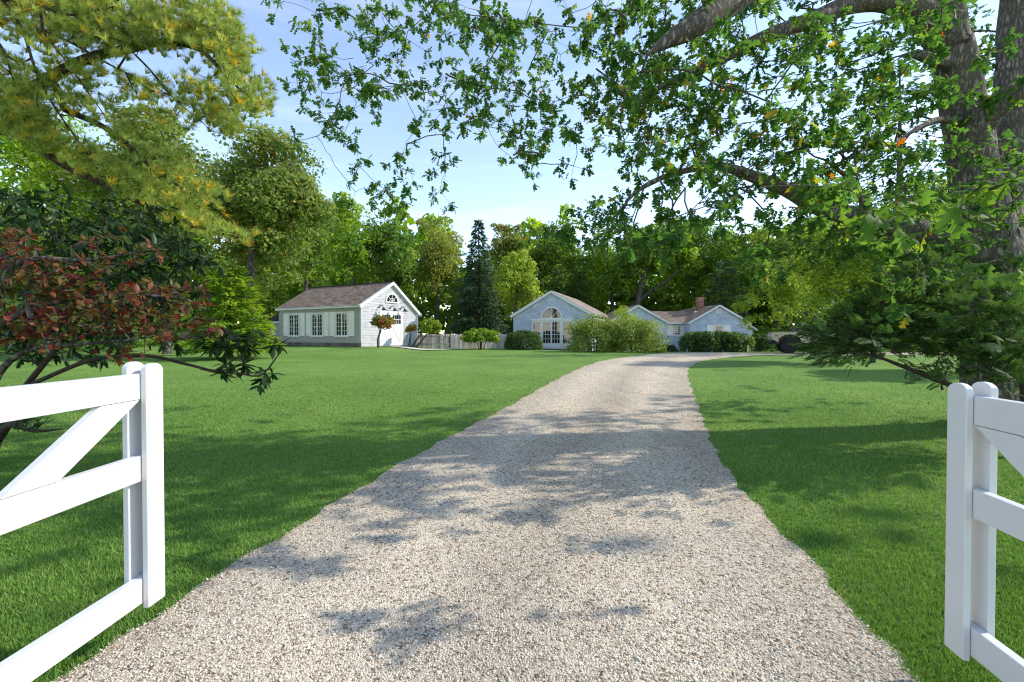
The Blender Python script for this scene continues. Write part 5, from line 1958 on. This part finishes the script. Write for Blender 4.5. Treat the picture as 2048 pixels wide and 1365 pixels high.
# ------------------------------------------------------------------ the pine at the left
rnd = np.random.default_rng(5)
pb = np.array((-14.2, 10.5, 0))
pb[2] = float(T(pb[0], pb[1]))
pine = thing('pine_tree', 'tall pine at the left edge with long yellow green limbs reaching over the lawn', 'tree', pb)
po = pb
q = lambda a, b, y: P(a, b, y) - po
sk = Skel(60000)
sk.line([np.array((0, 0, -0.3)), np.array((0.1, 0, 4)), np.array((0.0, 0.1, 8)), np.array((0.1, 0, 13)), np.array((0, 0, 17))], [0.36, 0.30, 0.25, 0.16, 0.05], step=0.3)
sk.line([np.array((0.05, 0, 6.2)), q(-60, 250, 10.3), q(60, 180, 10.2), q(170, 120, 10.1), q(260, 98, 10.0), q(330, 85, 10.0), q(400, 100, 9.9), q(450, 150, 9.9), q(510, 210, 9.8)], [0.16, 0.14, 0.12, 0.10, 0.085, 0.07, 0.05, 0.035, 0.015])
sk.line([np.array((0.05, 0, 5.0)), q(-40, 240, 10.4), q(40, 270, 10.3), q(130, 330, 10.2), q(230, 380, 10.1), q(330, 430, 10.0), q(420, 462, 9.9), q(490, 478, 9.9)], [0.15, 0.13, 0.11, 0.09, 0.07, 0.05, 0.03, 0.012])
sk.line([q(130, 220, 10.2), q(220, 262, 10.0), q(300, 330, 9.9), q(370, 380, 9.9), q(430, 410, 9.8)], [0.07, 0.055, 0.04, 0.025, 0.01])
sk.line([np.array((0.05, 0, 9.4)), q(-60, 0, 10.3), q(120, 10, 10.2), q(300, -10, 10.1), q(420, 20, 10.0)], [0.13, 0.10, 0.08, 0.05, 0.02])
for pl in ([(-20, -30), (40, 50), (75, 150), (120, 230), (190, 330), (215, 390)], [(20, 0), (80, 20), (85, 60), (130, 120), (180, 190), (230, 260)], [(-20, 60), (10, 110), (35, 190), (60, 280)], [(60, 0), (130, 30), (200, 20), (250, 8)],
           [(85, 60), (150, 90), (220, 130), (300, 170), (390, 220)], [(260, 100), (300, 140), (350, 200), (400, 240)]):
    sk.line([q(a, b, 9.6) for a, b in pl], list(np.linspace(0.035, 0.008, len(pl))))
up_c = [(0, 30, 200, 30, 50), (150, 20, 300, 55, 52), (300, 10, 430, 20, 45), (300, 55, 430, 60, 45), (420, 40, 480, 110, 42), (440, 110, 510, 190, 42), (500, 200, 532, 225, 20), (380, 170, 470, 235, 42, 0.8),
        (420, 225, 470, 245, 22), (250, 160, 320, 185, 26, 0.7), (0, 140, 90, 200, 45), (80, 120, 190, 150, 32, 0.6), (60, 60, 240, 90, 40, 0.6), (180, 60, 420, 90, 36, 0.8), (130, 165, 420, 205, 46, 0.4)]
lo_c = [(-20, 225, 90, 260, 40), (60, 270, 190, 320, 34), (170, 320, 280, 370, 34), (260, 370, 350, 420, 32), (340, 420, 420, 455, 26), (420, 455, 500, 477, 16),
        (250, 275, 350, 330, 30, 0.8), (330, 330, 430, 400, 30, 0.8), (290, 235, 460, 258, 18, 0.7), (130, 200, 260, 260, 30, 0.6), (0, 190, 60, 250, 40), (300, 350, 420, 440, 25, 0.6)]
tpos = np.concatenate([caps(up_c, 2900, 10.0, 0.5, rnd), caps(lo_c, 1500, 10.0, 0.45, rnd)]) - po
sk.grow(tpos[rnd.permutation(len(tpos))[:1500]], 0.16, 0.10)
# crown beyond the frame
oc = []
for _ in range(420):
    z = rnd.uniform(5, 17)
    a = rnd.uniform(0, 6.28)
    r_ = (17.5 - z) * 0.36 * math.sqrt(rnd.random()) + 0.5
    w = np.array((math.cos(a) * r_, math.sin(a) * r_, z))
    g_ = w + po
    if CX + F * g_[0] / g_[1] > -20 and CY - F * (g_[2] - EYE) / g_[1] > -20:
        continue
    oc.append(w)
sk.grow(oc, 0.4, 0.08)
sk.finish(0.005, 2.2, 0.06)
link('trunk', sk.mesh('trunk', M['bark_pine'], 0.05), pine)
# a tuft: needles fanned round the shoot
nv, nf = [], []
for k_ in range(36):
    a = k_ * 2.399
    sp_ = 0.25 + 0.75 * ((k_ * 0.618) % 1)
    d = np.array((math.cos(a) * sp_, 0.62 + 0.5 * ((k_ * 0.37) % 1) - 0.2 * sp_, math.sin(a) * sp_))
    d = d / np.linalg.norm(d) * (0.8 + 0.3 * ((k_ * 0.77) % 1))
    b_ = np.array((0, -0.35 * ((k_ * 0.29) % 1), 0))
    s_ = np.cross(d, (0.2, 0.1, 1.0))
    s_ = s_ / np.linalg.norm(s_) * 0.027
    nv += [b_ - s_, b_ + s_, b_ + d]
    nf.append((3 * k_, 3 * k_ + 1, 3 * k_ + 2))
TUFT = (np.array(nv), np.array(nf))
allp = np.concatenate([tpos, np.array(oc)])
big = np.concatenate([np.full(len(tpos), 0.19), np.full(len(oc), 0.36)])
ax = rnd.normal(0, 0.45, (len(allp), 3)) + np.array((0.55, -0.25, 0.75))
Rm = frames(ax, rnd.normal(0, 1, (len(allp), 3)))
tn = np.clip(rnd.normal(0.47, 0.14, len(allp)), 0, 1)
tn = np.where(rnd.random(len(allp)) < 0.09, rnd.uniform(0.7, 1.0, len(allp)), tn)
V, Fc, tt = inst(TUFT[0], TUFT[1], allp, Rm, big * rnd.uniform(0.75, 1.2, len(allp)), tn)
tag(link('needles', np_mesh('needles', V, Fc, M['pine'], tt), pine), kind='stuff')

# ------------------------------------------------------------------ rhododendron behind the left gate
rnd = np.random.default_rng(11)
rb = P(-40, 980, 5.2)
rb[2] = float(T(rb[0], rb[1]))
rho = thing('rhododendron', 'dark glossy rhododendron behind the left gate with one branch hanging over the lawn', 'shrub', rb)
q = lambda a, b, y: P(a, b, y) - rb
sk = Skel(30000)
for pl in ([(-40, 985, 5.2), (-5, 880, 5.2), (40, 790, 5.2), (110, 700, 5.2), (180, 600, 5.2), (220, 500, 5.2)],
           [(-40, 985, 5.3), (-60, 800, 5.5), (-40, 650, 5.6), (20, 520, 5.7), (60, 440, 5.7)],
           [(110, 700, 5.2), (220, 650, 5.1), (330, 600, 5.1), (420, 560, 5.1)],
           [(60, 770, 5.2), (180, 722, 5.0), (290, 712, 4.9), (370, 728, 4.8), (430, 742, 4.7), (470, 735, 4.7), (510, 712, 4.7)],
           [(370, 728, 4.8), (400, 738, 4.75), (440, 748, 4.7)], [(430, 742, 4.7), (465, 722, 4.65), (490, 705, 4.6)], [(400, 734, 4.75), (425, 712, 4.7), (440, 690, 4.7)], [(470, 745, 4.7), (520, 752, 4.7), (548, 722, 4.65), (560, 705, 4.6)],
           [(220, 560, 5.2), (300, 500, 5.2), (370, 480, 5.2)],
           [(-5, 880, 5.2), (20, 850, 5.1), (70, 862, 4.95), (130, 858, 4.9)],
           [(440, 742, 4.7), (480, 750, 4.7), (520, 742, 4.7), (550, 738, 4.7)]):
    sk.line([q(*a) for a in pl], list(np.linspace(0.055 if pl[0][0] < 0 else 0.026 if pl[0][0] < 200 else 0.012, 0.006, len(pl))), attach=sk.n > 0, step=0.08)
body = [(0, 420, 110, 420, 45), (150, 415, 225, 405, 14), (130, 470, 310, 455, 45), (310, 480, 395, 510, 28), (60, 560, 360, 560, 70), (385, 560, 410, 610, 14, 0.6), (0, 500, 80, 500, 60), (0, 640, 340, 650, 48, 0.7), (0, 700, 240, 705, 30, 0.5)]
wt = caps(body, 620, 5.4, 0.35, rnd) - rb
hang = caps([(430, 680, 500, 690, 22), (510, 670, 560, 690, 12, 0.6), (440, 735, 530, 735, 16, 0.5), (520, 745, 545, 765, 10), (490, 765, 520, 775, 6, .5), (0, 820, 70, 830, 22), (80, 850, 90, 858, 10, 0.5)], 62, 4.75, 0.08, rnd) - rb
tp_ = np.concatenate([wt, hang])
ids = sk.grow(tp_, 0.07, 0.12, sag=0.05)
dr = np.array([sk.p[j] - sk.p[sk.par[j]] for j in ids])
sk.finish(0.003, 2.2, 0.03)
link('stem', sk.mesh('stem', M['twig'], 0.04), rho)
LANCES = [LANCE, outline_leaf([(0, 0.008), (0.22, 0.11), (0.55, 0.16), (0.85, 0.09), (1, 0.004)], 0.12, 0.4)]
pos, Rm, sc, idx = rosettes(sk.p[ids], unit(dr) + np.array((0, 0, 0.25)), 8, 0.125, 0.5, rnd, 1.0, 1.0, 0.02)
tn = np.clip(rnd.normal(0.5, 0.2, len(pos)), 0, 1)
rest = leaf_objects(rho, rb, pos, Rm, sc, tn, LANCES, M['rhodo'], 4, 300)
parts = []
ix = np.arange(len(pos))
for v, (tv, tf) in enumerate(LANCES):
    m_ = rest & (ix % 2 == v)
    parts.append(inst(tv, tf, pos[m_], Rm[m_], sc[m_], tn[m_]))
V, Fc, tt = merge(parts)
tag(link('foliage', np_mesh('foliage', V, Fc, M['rhodo'], tt), rho), kind='stuff')

# ------------------------------------------------------------------ red leaved shrub in front of it
rnd = np.random.default_rng(13)
db = P(-90, 1010, 4.5)
db[2] = float(T(db[0], db[1]))
dog = thing('dogwood_shrub', 'open shrub with red, orange and olive autumn leaves above the left gate', 'shrub', db)
q = lambda a, b, y: P(a, b, y) - db
sk = Skel(20000)
for pl in ([(-90, 1015, 4.5), (-40, 850, 4.5), (0, 745, 4.5), (60, 700, 4.4), (150, 690, 4.3), (260, 680, 4.3), (360, 665, 4.3)],
           [(-40, 850, 4.5), (-30, 700, 4.5), (20, 640, 4.4), (130, 600, 4.3), (250, 590, 4.3), (370, 600, 4.3), (420, 625, 4.3)],
           [(-30, 700, 4.5), (10, 560, 4.4), (60, 520, 4.3), (180, 520, 4.2), (300, 500, 4.3)],
           [(60, 700, 4.4), (70, 660, 4.3), (55, 610, 4.2), (60, 560, 4.2)]):
    sk.line([q(*a) for a in pl], list(np.linspace(0.045, 0.006, len(pl))), attach=sk.n > 0, step=0.08)
rc = [(-10, 470, 60, 490, 28), (0, 540, 110, 545, 36), (20, 580, 200, 560, 30, 0.8), (150, 530, 330, 500, 24, 0.5), (180, 480, 250, 470, 14, 0.5), (100, 610, 300, 610, 34), (270, 580, 400, 600, 30, 0.9), (0, 660, 110, 640, 34), (60, 640, 330, 650, 28),
      (300, 650, 420, 660, 26), (190, 700, 290, 705, 12, 0.9), (90, 690, 120, 670, 12, 0.7), (220, 715, 260, 722, 10, 0.6)]
tp_ = caps(rc, 640, 4.3, 0.22, rnd) - db
ids = sk.grow(tp_, 0.06, 0.12)
dr = np.array([sk.p[j] - sk.p[sk.par[j]] for j in ids])
sk.finish(0.0022, 2.2, 0.02)
link('stem', sk.mesh('stem', M['bark_grey'], 0.03), dog)
pos, Rm, sc, idx = rosettes(sk.p[ids], unit(dr) + np.array((0.3, 0, 0.1)), 3, 0.072, 0.35, rnd, 1.0, 1.0, 0.02)
w = pos + db
pxx = CX + F * w[:, 0] / w[:, 1]
pyy = CY - F * (w[:, 2] - EYE) / w[:, 1]
gt = rnd.normal(0.36, 0.23, len(ids))
tn = np.clip(gt[idx] + rnd.normal(0, 0.13, len(pos)), 0, 1)
rest = leaf_objects(dog, db, pos, Rm, sc, tn, [OVATE], M['red_leaf'], 8, 300)
V, Fc, tt = inst(OVATE[0], OVATE[1], pos[rest], Rm[rest], sc[rest], tn[rest])
tag(link('foliage', np_mesh('foliage', V, Fc, M['red_leaf'], tt), dog), kind='stuff')

# ------------------------------------------------------------------ dark yew in front of the oak
rnd = np.random.default_rng(17)
yb = P(2085, 940, 5.6)
yb[2] = float(T(yb[0], yb[1]))
yew = thing('yew_shrub', 'spreading dark green yew with feathery sprays behind the right gate', 'shrub', yb)
q = lambda a, b, y: P(a, b, y) - yb
sk = Skel(40000)
for pl in ([(2085, 945, 5.6), (2060, 860, 5.6), (2000, 800, 5.6), (1900, 770, 5.5), (1810, 735, 5.4), (1740, 710, 5.4), (1660, 700, 5.4)],
           [(2060, 860, 5.6), (2040, 740, 5.7), (1960, 680, 5.7), (1860, 640, 5.6), (1760, 630, 5.5), (1680, 650, 5.5)],
           [(2040, 740, 5.7), (1990, 640, 5.8), (1930, 590, 5.8), (1870, 560, 5.7), (1800, 560, 5.6)],
           [(2000, 800, 5.6), (1930, 790, 5.3), (1850, 770, 5.2), (1770, 745, 5.2)],
           [(2060, 860, 5.6), (2120, 760, 5.5), (2130, 680, 5.4), (2080, 620, 5.3)],
           [(2000, 800, 5.6), (1950, 770, 5.9), (1880, 730, 6.0), (1800, 690, 6.0)],
           [(1900, 770, 5.5), (1830, 765, 5.4), (1780, 775, 5.4), (1750, 778, 5.4)]):
    sk.line([q(*a) for a in pl], list(np.linspace(0.06 if pl[0][0] > 2050 else 0.024, 0.006, len(pl))), attach=sk.n > 0, step=0.08)
yc = [(1790, 555, 1900, 540, 34), (1830, 525, 1880, 522, 14), (1720, 620, 1900, 590, 48), (1650, 668, 1725, 640, 40), (1632, 690, 1770, 690, 33), (1800, 660, 2060, 650, 60), (1900, 705, 2060, 715, 38), (1640, 715, 1720, 725, 14, 0.6),
      (1960, 600, 2060, 600, 40, 0.6), (1840, 745, 2050, 765, 18, 0.6), (1960, 690, 2070, 740, 40), (1760, 640, 1850, 680, 45)]
tp_ = caps(yc, 1500, 5.6, 0.42, rnd) - yb
ids = sk.grow(tp_, 0.07, 0.12)
dr = np.array([sk.p[j] - sk.p[sk.par[j]] for j in ids])
sk.finish(0.0025, 2.25, 0.03)
link('stem', sk.mesh('stem', M['twig'], 0.04), yew)
# a flat feathery spray
sv, sf_ = [], []


def sliver(a, b, w):
    a, b = np.array(a, float), np.array(b, float)
    d = b - a
    s_ = np.array((d[1], -d[0], 0))
    s_ = s_ / max(1e-6, np.linalg.norm(s_)) * w
    o = len(sv)
    m_ = a + d * 0.45
    sv.extend([a, m_ + s_, b, m_ - s_])
    sf_.extend([(o, o + 1, o + 2), (o, o + 2, o + 3)])


sliver((0, 0, 0), (0, 1.0, -0.12), 0.02)
for k_ in range(5):
    y = 0.10 + k_ * 0.17
    L = 0.44 * (1 - 0.6 * y)
    for sg in (1, -1):
        zb_ = -0.12 * y * y
        tipx, tipy = sg * L * 0.80, y + L * 0.62
        sliver((0, y, zb_), (tipx, tipy, zb_ - 0.10 * L), 0.036)
        for m_ in range(2):
            u = 0.35 + 0.36 * m_
            cx_, cy_ = tipx * u, y + (tipy - y) * u
            l2 = 0.19 * (1 - 0.4 * u)
            sliver((cx_, cy_, zb_ - 0.1 * L * u), (cx_ + sg * l2 * 0.15, cy_ + l2, zb_ - 0.14 * L), 0.040)
            sliver((cx_, cy_, zb_ - 0.1 * L * u), (cx_ + sg * l2 * 0.95, cy_ - l2 * 0.1, zb_ - 0.14 * L), 0.040)
SPRAY = (np.array(sv), np.array(sf_))
pos = np.repeat(sk.p[ids], 2, 0) + rnd.normal(0, 0.03, (2 * len(ids), 3))
dd = np.repeat(unit(dr), 2, 0)
outw = unit(pos - np.array((-0.2, 0.3, 0.4)))
ax = dd * 0.5 + outw * 0.9 + rnd.normal(0, 0.4, pos.shape) + np.array((-0.25, -0.15, -0.12))
Rm = frames(ax, np.array((0, 0, 1)) + rnd.normal(0, 0.35, pos.shape))
tn = np.clip(np.repeat(rnd.normal(0.5, 0.22, len(ids)), 2) + rnd.normal(0, 0.1, len(pos)), 0, 1)
V, Fc, tt = inst(SPRAY[0], SPRAY[1], pos, Rm, 0.155 * rnd.uniform(0.7, 1.25, len(pos)), tn)
tag(link('sprays', np_mesh('sprays', V, Fc, M['yew'], tt), yew), kind='stuff')

tri = 0
for o in scene.objects:
    if o.type == 'MESH':
        tri += sum(1 for _ in ()) + len(o.data.loops) - 2 * len(o.data.polygons)
print('triangles', tri, 'objects', len(scene.objects))
